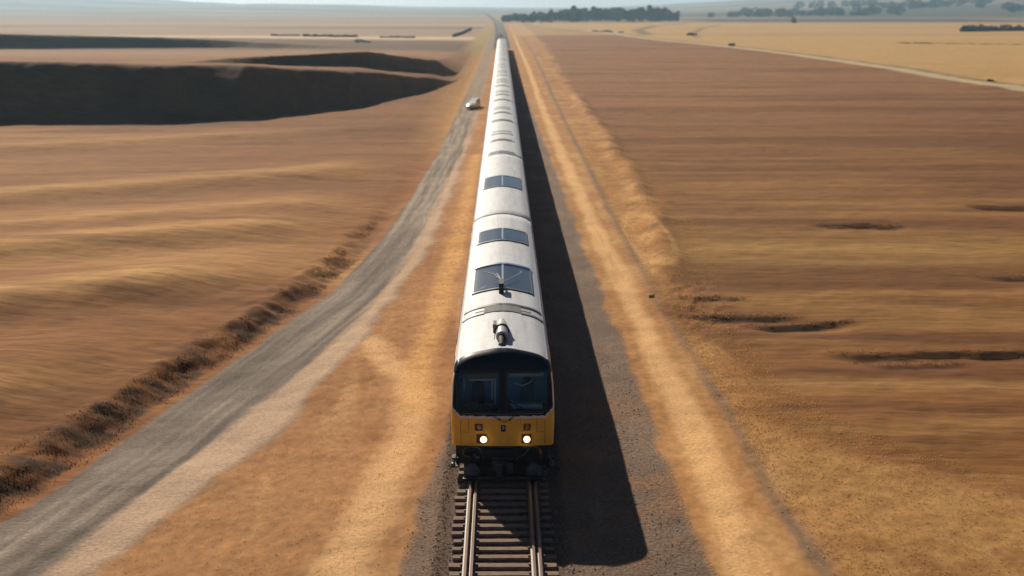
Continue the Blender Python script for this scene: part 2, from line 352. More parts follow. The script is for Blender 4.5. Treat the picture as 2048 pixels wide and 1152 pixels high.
    put(C(.055, .032, .022), gd * .95)  # gully walls coloured near black to deepen their shade
    ring = np.abs(np.hypot((x - 8.9) / 1.25, (y - 69) / 8) - 1)
    put(C(.66, .40, .18), rt * (1 - ss(ring, .05, .22)) * .6 * (x > 7.6))
    # beyond the ploughed field
    dx = x - diag(y) - fbm(x * .01, y * .02, 96, 3) * 1.6
    gold = ss(dx, 1.5, 4.5) * rt * ss(y, 40, 60)
    bnd = ss(y + fbm(x * .01, y * .01, 97, 3) * 18, 590, 625) * rt
    put(C(.54, .345, .165), bnd * ss(x, 3, 9)); put(C(.42, .30, .12), bnd * ss(x, 3, 9) * ss(fbm(x * .02, y * .008, 98, 3), 0, .4) * .7)
    put(C(.66, .42, .185), gold); put(C(.56, .345, .15), gold * ss(fbm(x * .006, y * .02, 99, 4), .0, .5) * .7)
    put(C(.70, .47, .22), gold * ss(fbm(x * .004, y * .03, 100, 4), .1, .5) * .7)
    frm = np.exp(-(dx / 2.6) ** 6) * rt * ss(y, 40, 60)
    put(C(.66, .53, .38), frm)
    put(C(.22, .20, .075), np.exp(-((dx - 4.2) / 1.2) ** 2) * rt * ss(y, 40, 60) * .75 * (.5 + vnoise(x * .1, y * .12, 101)))
    e = poly_dist(x, y, [(76, 620), (88, 760), (120, 930), (165, 1060)]); put(C(.20, .15, .10), rt * np.exp(-(e / 4) ** 2) * .8)
    e = poly_dist(x, y, [(93, 560), (104, 640), (135, 800), (185, 1000)]); put(C(.25, .19, .10), rt * np.exp(-(e / 2.5) ** 2) * .7)
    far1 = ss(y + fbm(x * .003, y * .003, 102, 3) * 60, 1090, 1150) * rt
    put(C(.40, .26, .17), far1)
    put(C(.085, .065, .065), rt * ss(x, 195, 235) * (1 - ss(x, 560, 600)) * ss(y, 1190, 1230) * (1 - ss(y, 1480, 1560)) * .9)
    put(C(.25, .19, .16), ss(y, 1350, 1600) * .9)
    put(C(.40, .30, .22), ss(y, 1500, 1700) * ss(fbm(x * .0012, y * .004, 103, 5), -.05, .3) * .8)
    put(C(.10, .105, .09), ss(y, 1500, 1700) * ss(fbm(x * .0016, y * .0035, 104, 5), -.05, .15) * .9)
    # track bed
    tx = np.abs(x - track_x(y))
    bed = (1 - ss(tx + fbm(x * 1.2, y * .6, 105, 4) * .16, 1.55, 1.95))
    lb = ss(x - bal_l(y) + fbm(x * .9, y * .5, 106, 4) * .3, -.12, .25) * left
    put(C(.23, .155, .115), lb); put(C(.30, .215, .165), lb * ss(fbm(x * 1.3, y * .3, 107, 4), .0, .5) * .6)
    put(C(.15, .10, .076), bed); put(C(.11, .10, .10), bed * ss(y, 380, 420)); put(C(.09, .085, .09), (1 - ss(tx, 2.6, 3.6)) * ss(y, 380, 430))
    # broken small scale tone
    tone = 1 + .16 * fbm(x * .35, y * .7, 111, 5, .6)
    col *= tone[..., None] * (np.array([1.03, .98, .90]) - np.clip(rf + left * ss(u, 0, 2) * (1 - ss(y, 400, 520)), 0, 1)[..., None] * np.array([.19, .18, .22]))
    zone = np.zeros(x.shape, int)
    zone[(o > .5) | (rt & (right_field < .5) & (y < 600))] = 10; zone[(rf > .5)] = 8; zone[gold > .5] = 4; zone[frm > .5] = 5; zone[rt & (far1 > .5)] = 0; zone[rt & (bnd > .5) & (gold < .5) & (frm < .5)] = 0
    zone[rt & (pth > .5)] = 3; zone[rd > .5] = 1
    zone[(o > .5) & ((d < .5)) ] = 6
    zone[(bed > .5) | (lb > .5) & (y < 60)] = 2; zone[rt & (gv > .5)] = 7
    zone[y > 1500] = 9
    return h, np.clip(col, .01, .9), zone

def ground_h(x, y):
    h, _, _ = terrain(np.atleast_1d(np.array(x, float)), np.atleast_1d(np.array(y, float))); return h

def axis_x():
    xs = list(np.arange(0, 16, .12)); x = 16; 
    while x < 5200: xs.append(x); x += .12 + .0085 * (x - 16)
    xs = np.array(xs); return np.concatenate([-xs[:0:-1], xs])
def axis_y():
    ys = [-2500, -1200, -600, -300, -150, -80, -40, -20, -8, 0, 6, 10, 14, 17, 19, 20.5]
    y = 21.5
    while y < 5800: ys.append(y); y += .0058 * y
    return np.array(ys)
X, Y = np.meshgrid(axis_x(), axis_y())
keep = (Y < 20) | (np.abs(X) < .60 * Y + 34)
print('ground grid', X.shape)
Hh, Cc, Zz = terrain(X, Y)
gy, gx = np.gradient(Hh); 
dX = np.gradient(X, axis=1); dY = np.gradient(Y, axis=0)
nx, ny = -gx / dX, -gy / dY
NN = np.stack([nx, ny, np.ones_like(nx)], -1); NN /= np.linalg.norm(NN, axis=-1, keepdims=True)
ny_, nx_ = X.shape
idx = np.arange(ny_ * nx_).reshape(ny_, nx_)
quads = np.stack([idx[:-1, :-1], idx[:-1, 1:], idx[1:, 1:], idx[1:, :-1]], -1).reshape(-1, 4)
kq = keep.ravel()[quads].any(1); quads = quads[kq]
zq = Zz.ravel()[quads[:, 0]]
P = np.stack([X, Y, Hh], -1).reshape(-1, 3); CF = Cc.reshape(-1, 3); NF = NN.reshape(-1, 3)
def sheet(name, q, material):
    u, inv = np.unique(q, return_inverse=True); inv = inv.reshape(-1, 4)
    me = bpy.data.meshes.new(name); me.vertices.add(len(u)); me.vertices.foreach_set('co', P[u].astype(np.float32).ravel())
    me.loops.add(inv.size); me.loops.foreach_set('vertex_index', inv.ravel().astype(np.int32))
    me.polygons.add(len(inv)); me.polygons.foreach_set('loop_start', np.arange(0, inv.size, 4, dtype=np.int32))
    me.polygons.foreach_set('use_smooth', np.ones(len(inv), bool))
    me.update(calc_edges=True)
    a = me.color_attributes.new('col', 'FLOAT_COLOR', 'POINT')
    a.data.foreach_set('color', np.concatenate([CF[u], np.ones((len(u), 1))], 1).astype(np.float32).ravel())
    me.normals_split_custom_set_from_vertices(NF[u].tolist())
    me.materials.append(material)
    o = link(bpy.data.objects.new(name, me)); tag(o, kind='structure'); return o
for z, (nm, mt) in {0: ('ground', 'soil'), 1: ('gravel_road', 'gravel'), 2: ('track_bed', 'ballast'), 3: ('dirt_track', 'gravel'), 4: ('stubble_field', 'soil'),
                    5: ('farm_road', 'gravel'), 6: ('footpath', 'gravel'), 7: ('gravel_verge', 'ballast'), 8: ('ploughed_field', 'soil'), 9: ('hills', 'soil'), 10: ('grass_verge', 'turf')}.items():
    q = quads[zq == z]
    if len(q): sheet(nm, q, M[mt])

# ------------------------------------------------------------------ railway track
trk = empty('railway_track', (0, 30, 0))
tag(trk, 'rusty broad gauge railway track on tan sleepers running under the train', 'railway track')
def at0(mb): mb.v = [(x, y - 30, z) for x, y, z in mb.v]; return mb
prof = [(-.075, 0), (.075, 0), (.075, .018), (.018, .035), (.018, .085), (.032, .095), (.032, .125), (-.032, .125), (-.032, .095), (-.018, .085), (-.018, .035), (-.075, .018)]
ry = list(np.arange(12, 60, 4)) + list(np.arange(60, 393, 30)) + list(np.arange(393, 1400, 40))
for sx, rn in ((-.95, 'rail'), (.95, 'rail'), (-.79, 'guard_rail'), (.79, 'guard_rail')):
    mb = MB(); n = len(prof)
    v = [(sx + px + float(track_x(np.array(float(y)))), y, pz) for y in ry for px, pz in prof]
    f = []; 
    for i in range(len(ry) - 1):
        for j in range(n): f.append((i * n + j, i * n + (j + 1) % n, (i + 1) * n + (j + 1) % n, (i + 1) * n + j))
    mb.add(v, f)
    mb.m = [1 if (k % n) == 6 else 0 for k in range(len(f))]
    at0(mb).build(rn, [M['rail'], M['railhead']], trk)
def sleeper_geo(mb, y, dz=0, skew=0):
    j = lambda a: random.uniform(-a, a)
    x0, x1 = -1.34 + j(.05), 1.34 + j(.05); w = .115 + j(.012)
    c = .018; zt = -.002 + dz
    vs = []
    for x in (x0, -.95, -.8, -.3, 0, .3, .8, .95, x1):
        yy = y + skew * x
        e = j(.006)
        vs += [(x, yy - w, -.16), (x, yy - w + e, zt - c), (x, yy - w + c + e, zt), (x, yy + w - c, zt), (x, yy + w, zt - c), (x, yy + w, -.16)]
    f = []
    for i in range(8):
        for k in range(5): f.append((i * 6 + k, (i + 1) * 6 + k, (i + 1) * 6 + k + 1, i * 6 + k + 1))
    f += [tuple(range(6)), tuple(range(48, 54))[::-1]]
    mb.add(vs, [q[::-1] for q in f])
ys = np.arange(17.0, 33.5, .46); clip0 = None
for y in ys:
    mb = MB(); sleeper_geo(mb, y - 30, random.uniform(-.012, .002), random.uniform(-.012, .012)); sl = mb.build('sleeper', M['sleeper'], trk)
    for sx in (-.87, .87):
        for d in (-.19, .19):
            if clip0 is None:
                cl = MB(); cl.box((-.035, -.05, 0), (.035, .05, .03), 0, .7); clip0 = cl.build('rail_clip', M['rail'], sl)
                c = clip0
            else: c = link(clip0.copy()); c.parent = sl
            c.location = (sx + d, y - 30, 0)
mb = MB()
for y in list(np.arange(33.9, 44, .46)) + list(np.arange(392, 640, .92)):
    sleeper_geo(mb, y - 30, -.005, 0)
    if y > 390:
        dx = float(track_x(np.array(float(y)))); mb.v[-54:] = [(a + dx, b, c) for a, b, c in mb.v[-54:]]
tag(mb.build('sleeper', M['sleeper'], trk), kind='stuff')

# ------------------------------------------------------------------ train
D = 32.4; Z0 = .93
train = empty('train', (0, D, 0))
tag(train, 'long white passenger train with yellow cab front and dark windscreen, headlights lit', 'train')
_sx = [0, .27, .53, .72, .86, .94, .98, 1.0]; _sz = [3.80, 3.755, 3.65, 3.53, 3.40, 3.28, 3.18, 3.06]
def zroof(s): return np.interp(abs(s), _sx, _sz) if False else float(_zr(abs(s)))
_co = np.polyfit([0, .27, .53, .72, .86, .93], [3.80, 3.765, 3.685, 3.60, 3.49, 3.40], 4)
def _zr(s):
    if s <= .9: return np.polyval(_co, s)
    z9 = np.polyval(_co, .9); k = (s - .9) / .1
    return z9 - (z9 - 3.06) * (1 - math.sqrt(max(0, 1 - k * k)))
def halfw(z): return float(np.interp(z, [.9, 1.6, 2.2, 2.8, 3.1, 3.4, 3.8], [1.53, 1.55, 1.545, 1.515, 1.48, 1.46, 1.45]))
def outline(n=40):
    """(x,z) from lower right, up the side, over the roof, down the left side"""
    pts = [(halfw(z), z) for z in np.linspace(Z0, 3.06, 14)]
    pts = pts[:-1]
    ss_ = [1, .997, .985, .96, .93, .9, .86, .8, .72, .62, .5, .36, .2, 0]
    r = [(s * halfw(zroof(s)), zroof(s)) for s in ss_]
    rightside = pts + r
    return rightside + [(-x, z) for x, z in rightside[-2::-1]]
OUT = outline()
def roof_z(x): return zroof(min(1, abs(x) / 1.46))
def tube_body(y0, y1, name, parent, mats=('roof', 'yellow', 'white', 'navy')):
    mb = MB(); k = len(OUT); ny = max(2, int((y1 - y0) / 1.5))
    rings = []
    ysl = [y0, y0 + .04] + list(np.linspace(y0 + 1.2, y1 - 1.2, ny)) + [y1 - .04, y1]
    for i, y in enumerate(ysl):
        sc = .985 if (i == 0 and y0 < 1) or i == len(ysl) - 1 else 1
        rings += [(x * sc, y, 2.2 + (z - 2.2) * sc) for x, z in OUT]
    for i in range(len(ysl) - 1):
        for j in range(k - 1):
            z = (OUT[j][1] + OUT[j + 1][1]) / 2
            mi = 1 if z < 1.72 else (2 if z < 3.1 else 0)
            b = len(mb.v)
            mb.f.append((i * k + j, (i + 1) * k + j, (i + 1) * k + j + 1, i * k + j + 1)); mb.m.append(mi); mb.sm.append(True)
    mb.v = rings
    mb.f = [q[::-1] for q in mb.f]
    n = len(mb.v); r0, r1 = mb.v[:k], mb.v[-k:]
    mb.f.append((0, k - 1, n - 1, n - k)); mb.m.append(3); mb.sm.append(False)
    mb.add(r0, [tuple(range(k))], 0); mb.add(r1, [tuple(range(k))[::-1]], 0)
    return mb.build(name, [M[m] for m in mats], parent)
def roof_strip(mb, x0, x1, ya, yb, dz, mi, n=16, th=.03, bow=0.0):
    """a raised strip that follows the roof; ya/yb may be functions of x"""
    fa = ya if callable(ya) else (lambda x: ya); fb = yb if callable(yb) else (lambda x: yb)
    xs = np.linspace(x0, x1, n + 1); v = []
    for x in xs:
        z = roof_z(x)
        v += [(x, fa(x), z + dz), (x, fb(x), z + dz), (x, fa(x), z + dz - th), (x, fb(x), z + dz - th)]
    f = []
    for i in range(n):
        a = 4 * i; b = 4 * i + 4
        f += [(a, b, b + 1, a + 1), (a + 2, b + 2, b, a)[::1], (a + 1, b + 1, b + 3, a + 3)]
    f += [(0, 1, 3, 2), (4 * n, 4 * n + 2, 4 * n + 3, 4 * n + 1)]
    mb.add(v, f, mi)

def bogie_mesh(y):
    mb = MB()
    for sx in (-1, 1):
        mb.box((sx * 1.12 - .07, y - 1.6, .42), (sx * 1.12 + .07, y + 1.6, .66))
        for yy in (y - 1.25, y + 1.25):
            mb.box((sx * 1.12 - .12, yy - .22, .36), (sx * 1.12 + .12, yy + .22, .72), 0, .8)
            cx = sx * .87
            mb.tube([(cx - .065, yy, .56), (cx + .065, yy, .56)], .43, 20)
            mb.tube([(cx - sx * .05, yy, .56), (cx - sx * .075, yy, .56)], .46, 20)
    for yy in (y - 1.25, y + 1.25): mb.tube([(-.87, yy, .56), (.87, yy, .56)], .08, 8)
    mb.box((-1.0, y - .25, .5), (1.0, y + .25, .85))
    return mb
def skylight(parent, ya, yb, w=1.06, silver=False):
    mb = MB(); raise_ = .035
    for sg in (-1, 1):
        roof_strip(mb, sg * .03, sg * w, ya, yb, raise_, 0, 10)
    b = .055
    roof_strip(mb, -w - b, w + b, yb, yb + (.22 if silver else .10), raise_ + (.05 if silver else .012), 1 if silver else 2, 20, .08)
    roof_strip(mb, -w - b, w + b, ya - .10, ya, raise_ + .012, 2, 20, .05)
    roof_strip(mb, w, w + b, ya, yb, raise_ + .012, 2, 2, .05); roof_strip(mb, -w - b, -w, ya, yb, raise_ + .012, 2, 2, .05)
    roof_strip(mb, -.035, .035, ya, yb, raise_ + .03, 1, 2, .06)
    return mb.build('skylight', [M['skyglass'], M['silver'], M['midgrey']], parent)
def vent(parent, ya, yb, w, mi='bellows', dz=.03):
    mb = MB(); roof_strip(mb, -w, w, ya, yb, dz, 0, 22); return mb.build('roof_vent', M[mi], parent)
CL = 24.03
def side_windows(parent, y0, n, pitch, first):
    for sg in (-1, 1):
        for i in range(n):
            y = y0 + first + i * pitch
            mb = MB(); zs = (2.0, 2.4, 2.85)
            for mi, g, off in ((1, .06, .012), (0, 0, .022)):
                v = []
                for z in (zs[0] - g, zs[1], zs[2] + g): v += [(sg * (halfw(z) + off), y - g, z), (sg * (halfw(z) + off), y + 1.35 + g, z), (sg * (halfw(z) - .02), y - g, z), (sg * (halfw(z) - .02), y + 1.35 + g, z)]
                f = [(0, 1, 5, 4), (4, 5, 9, 8), (0, 4, 6, 2), (4, 8, 10, 6), (1, 3, 7, 5), (5, 7, 11, 9), (0, 2, 3, 1), (8, 9, 11, 10)]
                mb.add(v, f if sg < 0 else [q[::-1] for q in f], mi)
            mb.build('side_window', [M['sideglass'], M['rubber']], parent)
def side_doors(parent, ys_):
    for sg in (-1, 1):
        for y in ys_:
            mb = MB()
            for a, b, c, d, mi in ((y, y + .62, 1.0, 2.95, 0), (y + .66, y + 1.28, 1.0, 2.95, 0), (y + .12, y + .5, 1.95, 2.75, 1), (y + .78, y + 1.16, 1.95, 2.75, 1)):
                off = .02 if mi == 0 else .028
                zz = np.linspace(c, d, 5); v = []
                for z in zz: v += [(sg * (halfw(z) + off), a, z), (sg * (halfw(z) + off), b, z)]
                f = [(2 * i, 2 * i + 1, 2 * i + 3, 2 * i + 2) for i in range(4)]
                e = len(v); v += [(sg * (halfw(z) - .01), yy, z) for z in (zz[0], zz[-1]) for yy in (a, b)]
                f += [(0, e, e + 1, 1), (8, 9, e + 3, e + 2), (0, 2, 4, 6, 8, e + 2, e), (1, e + 1, e + 3, 9, 7, 5, 3)]
                mb.add(v, f if sg < 0 else [q[::-1] for q in f], mi)
            mb.build('passenger_door', [M['yellow'], M['sideglass']], parent)
def gangway(parent, ya, yb):
    mb = MB(); pts = [(x * .95, 2.2 + (z - 2.2) * .955) for x, z in OUT]; k = len(pts); n = 5; rings = []
    for i in range(n + 1):
        sc = 1.0 if i % 2 == 0 else .97
        rings += [(x * sc, ya + (yb - ya) * i / n, 2.2 + (z - 2.2) * sc) for x, z in pts]
    f = [(i * k + j + 1, i * k + j, (i + 1) * k + j, (i + 1) * k + j + 1)[::-1] for i in range(n) for j in range(k - 1)]
    mb.add(rings, f); return mb.build('gangway', M['bellows'], parent)
def underframe(parent, ya, yb):
    mb = MB(); mb.box((-1.25, ya, .62), (1.25, yb, .925), 0)
    for i, yy in enumerate(np.linspace(ya + 6.5, yb - 9, 4)):
        mb.box((-1.38, yy, .35), (-.55, yy + 1.5, .64), 0); mb.box((.55, yy + .4, .38), (1.38, yy + 1.9, .64), 0)
    return mb.build('underframe', M['black'], parent)

def carriage(y0, y1, lead=False):
    c = tube_body(y0, y1, 'carriage', train); return c
# lead carriage, in coordinates relative to the train's nose (y = 0)
CAB = 1.35
lead = tube_body(CAB, CL - .28, 'carriage', train)
side_windows(lead, CAB, 9, 2.0, 3.4); side_doors(lead, (2.6, 22.0))
underframe(lead, 1.2, CL - .5)
bogie_mesh(4.2).build('bogie', M['black'], lead); bogie_mesh(CL - 3.8).build('bogie', M['black'], lead)
gangway(lead, CL - .28, CL + .02)
skylight(lead, 8.15, 12.0, silver=True); skylight(lead, 17.1, 19.7)
# louvred band behind the horn
mb = MB()
ar = lambda base, k: (lambda x: base + k * 0)
roof_strip(mb, -1.32, 1.32, 5.75, 5.98, .03, 0, 24); roof_strip(mb, -.62, .62, 4.95, 5.75, .022, 1, 14)
roof_strip(mb, -1.36, -.62, 4.85, 5.05, .03, 2, 8); roof_strip(mb, .62, 1.36, 4.85, 5.05, .03, 2, 8)
roof_strip(mb, -.95, -.62, 5.3, 5.6, .02, 3, 4); roof_strip(mb, .62, .95, 5.3, 5.6, .02, 3, 4)
mb.build('roof_vent', [M['grey'], M['bellows'], M['midgrey'], M['lightgrey']], lead)
# following carriages
proto = tube_body(.02, CL - .28, 'carriage', train); proto.location = (0, CL, 0)
side_windows(proto, 0, 9, 2.1, 2.6); side_doors(proto, (.9, 22.0)); underframe(proto, .2, CL - .5)
bogie_mesh(3.6).build('bogie', M['black'], proto); bogie_mesh(CL - 3.8).build('bogie', M['black'], proto); gangway(proto, CL - .28, CL + .02)
third = copy_tree(proto, train); third.location = (0, 2 * CL, 0)
skylight(proto, 8.8, 12.9)
vent(third, 8.2, 8.55, .95); vent(third, 9.0, 9.3, .75, 'midgrey'); vent(third, 13.1, 13.45, .9); vent(third, 15.0, 15.25, .8, 'midgrey'); vent(third, .5, .75, 1.0); vent(third, 1.3, 1.5, .9, 'midgrey')
for i in range(3, 15):
    c = copy_tree(third, train); c.location = (0, i * CL, 0)
    if i == 14:
        for ch in list(c.children):
            if ch.name.startswith('gangway'): bpy.data.objects.remove(ch)

# cab front
WX0, WX1, WZ0, WZ1 = .11, 1.35, 2.02, 3.20
def face_y(x, z):
    s = max(-1, min(1, x / halfw(z))); zt = zroof(s)
    ds = (1 - abs(s)) * 1.5; dt = zt - z
    q1 = min(1, max(0, 1 - ds / .12)); q2 = min(1, max(0, 1 - dt / .32))
    y = .10 * s * s + .13 * max(0, z - 1.86) + .18 * (1 - math.sqrt(1 - min(1, q1 * q1))) + .42 * (1 - math.sqrt(1 - min(1, q2 * q2)))
    return y
def in_window(x, z):
    return WX0 < abs(x) < WX1 and WZ0 < z < WZ1
mb = MB()
sg = np.concatenate([-np.array([1, .995, .985, .97, .955]), np.linspace(-.94, .94, 133), np.array([.955, .97, .985, .995, 1])])
NT = 110
tg = np.concatenate([np.linspace(0, .86, 92), 1 - .14 * (1 - np.linspace(0, 1, 26)[1:]) ** 1.8])
V = []
for t_ in tg:
    for s_ in sg:
        zt = zroof(s_); z = Z0 + t_ * (zt - Z0); x = s_ * halfw(z); V.append((x, face_y(x, z), z))
ns = len(sg)
def face_mat(x, z):
    zb = 1.80 + max(0, (abs(x) - 1.27)) * 1.05
    if z < zb: return 1
    if z < zb + .075: return 2
    s = abs(x) / halfw(z)
    if s > .965 and z < 3.12: return 2
    return 0
faces = []; fm = []
for i in range(len(tg) - 1):
    for j in range(ns - 1):
        q = (i * ns + j, i * ns + j + 1, (i + 1) * ns + j + 1, (i + 1) * ns + j)
        cx = sum(V[k][0] for k in q) / 4; cz = sum(V[k][2] for k in q) / 4
        if in_window(cx, cz): continue
        faces.append(q); fm.append(face_mat(cx, cz))
mb.v = V; mb.f = faces; mb.m = fm; mb.sm = [True] * len(faces)
# roof and sides from the rim back to the carriage
rim = [0 * ns + 0]
ring_front = [V[i * ns + ns - 1] for i in range(len(tg))] + [V[(len(tg) - 1) * ns + j] for j in range(ns - 2, -1, -1)] + [V[i * ns] for i in range(len(tg) - 2, -1, -1)]
k = len(ring_front); ringb = []
for (x, y, z) in ring_front:
    ringb.append((x, CAB, z))
rv = ring_front + ringb
rf_ = [(j, j + k, j + k + 1, j + 1) for j in range(k - 1)]
b = len(mb.v); mb.v += rv
for j in range(k - 1):
    z = rv[j][2]; mb.f.append(tuple(a + b for a in (j, j + k, j + k + 1, j + 1))[::-1])
    mb.m.append(1 if z < 1.72 else (2 if z < 3.05 else 3)); mb.sm.append(True)
mb.add([(-1.5, .12, Z0 + .004), (1.5, .12, Z0 + .004), (1.5, CAB, Z0 + .004), (-1.5, CAB, Z0 + .004)], [(3, 2, 1, 0)], 0)
cab = mb.build('cab_front', [M['navy'], M['yellow'], M['white'], M['roof']], train)
# window reveals, glass, frames
for sgn in (-1, 1):
    mb = MB(); xs = np.linspace(WX0 - .03, WX1 + .03, 14); zs = np.linspace(WZ0 - .03, WZ1 + .03, 14); v = []
    for z in zs:
        for x in xs: v.append((sgn * x, face_y(sgn * x, z) + .03, z))
    f = [(i * 14 + j, i * 14 + j + 1, (i + 1) * 14 + j + 1, (i + 1) * 14 + j) for i in range(13) for j in range(13)]
    mb.add(v, f if sgn > 0 else [q[::-1] for q in f], 0, True)
    ws = mb.build('windscreen', M['glass'], cab)
    mb = MB()
    def fr(xa, xb, za, zb):
        n = 12; v = []
        for i in range(n + 1):
            t = i / n
            if xb - xa > zb - za: pa, pb = (xa + (xb - xa) * t, za), (xa + (xb - xa) * t, zb)
            else: pa, pb = (xa, za + (zb - za) * t), (xb, za + (zb - za) * t)
            for (x, z) in (pa, pb): v += [(sgn * x, face_y(sgn * x, z) - .012, z), (sgn * x, face_y(sgn * x, z) + .05, z)]
        f = []
        for i in range(n):
            a = 4 * i; c = a + 4
            f += [(a, c, c + 2, a + 2), (a + 1, a, c, c + 1)[::-1], (a + 2, c + 2, c + 3, a + 3)]
        mb.add(v, f, 0)
    fr(WX0 - .02, WX1 + .02, WZ0 - .045, WZ0 + .02); fr(WX0 - .02, WX1 + .02, WZ1 - .02, WZ1 + .045)
    fr(WX0 - .045, WX0 + .02, WZ0 - .02, WZ1 + .02); fr(WX1 - .02, WX1 + .045, WZ0 - .02, WZ1 + .02)
    mb.build('window_seal', M['rubber'], cab)
# ledge line under the windscreen
mb = MB(); v = []
xs = np.linspace(-1.22, 1.22, 30)
mb.tube([(x, face_y(x, 1.945) - .012, 1.945) for x in xs], .012, 6); mb.build('sill_trim', M['midgrey'], cab)
# cab interior: back wall, ceiling, desk, seats, blinds, bulkhead door
mb = MB()
mb.box((-1.38, 1.28, 1.0), (1.38, 1.32, 3.25), 0)
mb.box((-1.38, .30, 1.80), (1.38, .80, 1.98), 1); mb.box((-1.2, .42, 1.98), (-.75, .72, 2.12), 1); mb.box((-.55, .36, 1.98), (-.25, .66, 2.16), 1); mb.box((.3, .40, 1.98), (1.2, .66, 2.10), 3)
mb.box((-1.38, .34, 3.16), (1.38, 1.28, 3.20), 0)
mb.box((-1.28, .62, 2.86), (-.22, .66, 3.02), 4); mb.box((-1.0, .60, 2.80), (-.25, .62, 2.84), 3)
mb.box((.2, 1.15, 2.75), (1.15, 1.22, 2.84), 3); mb.box((.2, 1.15, 3.0), (.45, 1.22, 3.06), 3); mb.box((.55, 1.15, 3.02), (.85, 1.22, 3.05), 3)
mb.box((-.34, .70, 2.0), (-.30, .76, 2.86), 3); mb.box((-.26, .70, 2.0), (-.20, .76, 2.86), 3); mb.box((-1.2, 1.0, 2.35), (-1.16, 1.06, 2.8), 3)
mb.box((1.12, .9, 2.84), (1.24, 1.0, 3.05), 3); mb.box((.24, .5, 2.02), (.3, .56, 2.2), 3)
for cx in (-.75, .75):
    mb.box((cx - .22, .95, 1.75), (cx + .22, 1.25, 1.9), 2); mb.box((cx - .21, 1.15, 1.9), (cx + .21, 1.24, 2.55), 2, .9); mb.box((cx - .12, 1.16, 2.57), (cx + .12, 1.23, 2.74), 2)
mb.tube([(.35, 1.0, 2.58), (.6, .95, 2.52), (.8, .95, 2.60), (.9, .95, 2.68)], .022, 6, 3)
mb.build('cab_interior', [M['interior'], M['desk'], M['seat'], M['interior_l'], M['midgrey']], cab)
# wipers
def wiper(pts, blade):
    mb = MB(); P3 = [(x, face_y(x, z) - .045, z) for x, z in pts]; mb.tube(P3, .013, 6)
    mb.tube([(x, face_y(x, z) - .03, z) for x, z in blade], .016, 6)
    mb.tube([P3[0], (P3[0][0], P3[0][1] + .05, P3[0][2])], .03, 8)
    return mb.build('wiper', M['rubber'], cab)
wiper([(-.10, 1.78), (-.26, 1.88), (-.42, 2.05), (-.52, 2.25)], [(-.95, 2.36), (-.62, 2.28), (-.36, 2.10)])
wiper([(.22, 1.78), (.34, 1.90), (.46, 2.12), (.38, 2.2)], [(.08, 2.42), (.3, 2.27), (.62, 2.10)])
mb = MB(); mb.tube([(-.10, face_y(-.1, 1.78) - .03, 1.78), (-.02, face_y(0, 1.72) - .03, 1.715), (.12, face_y(.1, 1.72) - .03, 1.715), (.22, face_y(.22, 1.78) - .03, 1.78)], .011, 6); mb.build('wiper_linkage', M['brownred'], cab)
# lamps, marker boxes, badge, panel seams
ZM, ZL = 1.52, 1.16
def plate(mb, xa, xb, za, zb, off, mi, depth=.03):
    v = []
    for z in (za, zb):
        for x in (xa, xb): v += [(x, face_y(x, z) - off, z), (x, face_y(x, z) - off + depth, z)]
    mb.add(v, [(0, 2, 6, 4), (1, 0, 4, 5), (2, 3, 7, 6), (4, 6, 7, 5), (1, 3, 2, 0)], mi)
def disc(mb, x, z, r, off, mi, dome=.0, n=20, depth=.05):
    y = face_y(x, z) - off
    rings = [(1.0, depth), (1.0, 0), (.8, -dome * .45), (.45, -dome * .85)]
    v = [(x + r * k * math.cos(2 * math.pi * j / n), y + d, z + r * k * math.sin(2 * math.pi * j / n)) for k, d in rings for j in range(n)]
    f = [(i * n + j, i * n + (j + 1) % n, (i + 1) * n + (j + 1) % n, (i + 1) * n + j) for i in range(3) for j in range(n)]
    f.append(tuple(3 * n + j for j in range(n)))
    mb.add(v, f, mi, True)
for cx, dx in ((-.63, .055), (.72, 0)):
    mb = MB(); plate(mb, cx - .16, cx + .14, ZL - .15, ZL + .15, .006, 0); 
    hl = mb.build('headlight', [M['brownred']], cab)
    mb = MB(); disc(mb, cx + dx, ZL - .01, .125, .03, 0); mb.build('lamp_rim', M['grey'], hl)
    mb = MB(); disc(mb, cx + dx, ZL - .01, .105, .05, 0, .03); disc(mb, cx + dx, ZL - .01, .066, .085, 1, .03, depth=.04); mb.build('lamp_lens', [M['lampwarm'], M['lamp']], hl)
mb = MB(); plate(mb, -.84, -.60, ZM - .11, ZM + .11, .006, 0); mk = mb.build('marker_light', M['brownred'], cab)
mb = MB(); disc(mb, -.70, ZM + .02, .062, .03, 0, .03); mb.build('lamp_lens', M['lightgrey'], mk)
mb = MB(); plate(mb, -.055, .085, ZM - .125, ZM + .075, .006, 0); bd = mb.build('badge', M['navy'], cab)
def text(body, size, x, z, m, parent, name, shear=0):
    cu = bpy.data.curves.new(name, 'FONT'); cu.body = body; cu.size = size; cu.extrude = .004; cu.align_x = 'CENTER'; cu.align_y = 'CENTER'; cu.shear = shear
    cu.offset = .004
    tmp = bpy.data.objects.new('tmp_text', cu); COL.objects.link(tmp)
    dg = bpy.context.evaluated_depsgraph_get(); me = bpy.data.meshes.new_from_object(tmp.evaluated_get(dg)); bpy.data.objects.remove(tmp)
    me.materials.clear(); me.materials.append(m)
    o = link(bpy.data.objects.new(name, me)); o.parent = parent
    o.rotation_euler = (R(90), 0, 0); o.location = (x, face_y(x, z) - .014, z); return o
text('8', .15, .015, ZM - .01, M['lightgrey'], bd, 'badge_mark')
mb = MB(); plate(mb, .60, .82, ZM - .12, ZM + .12, .004, 0); nb = mb.build('number_plate', mat('amber_plate', (.55, .24, .02), .5), cab)
text('13', .25, .715, ZM, M['rubber'], nb, 'number', .15)
M['seam'] = mat('seam_shadow_gap', (.16, .07, .01), .8)
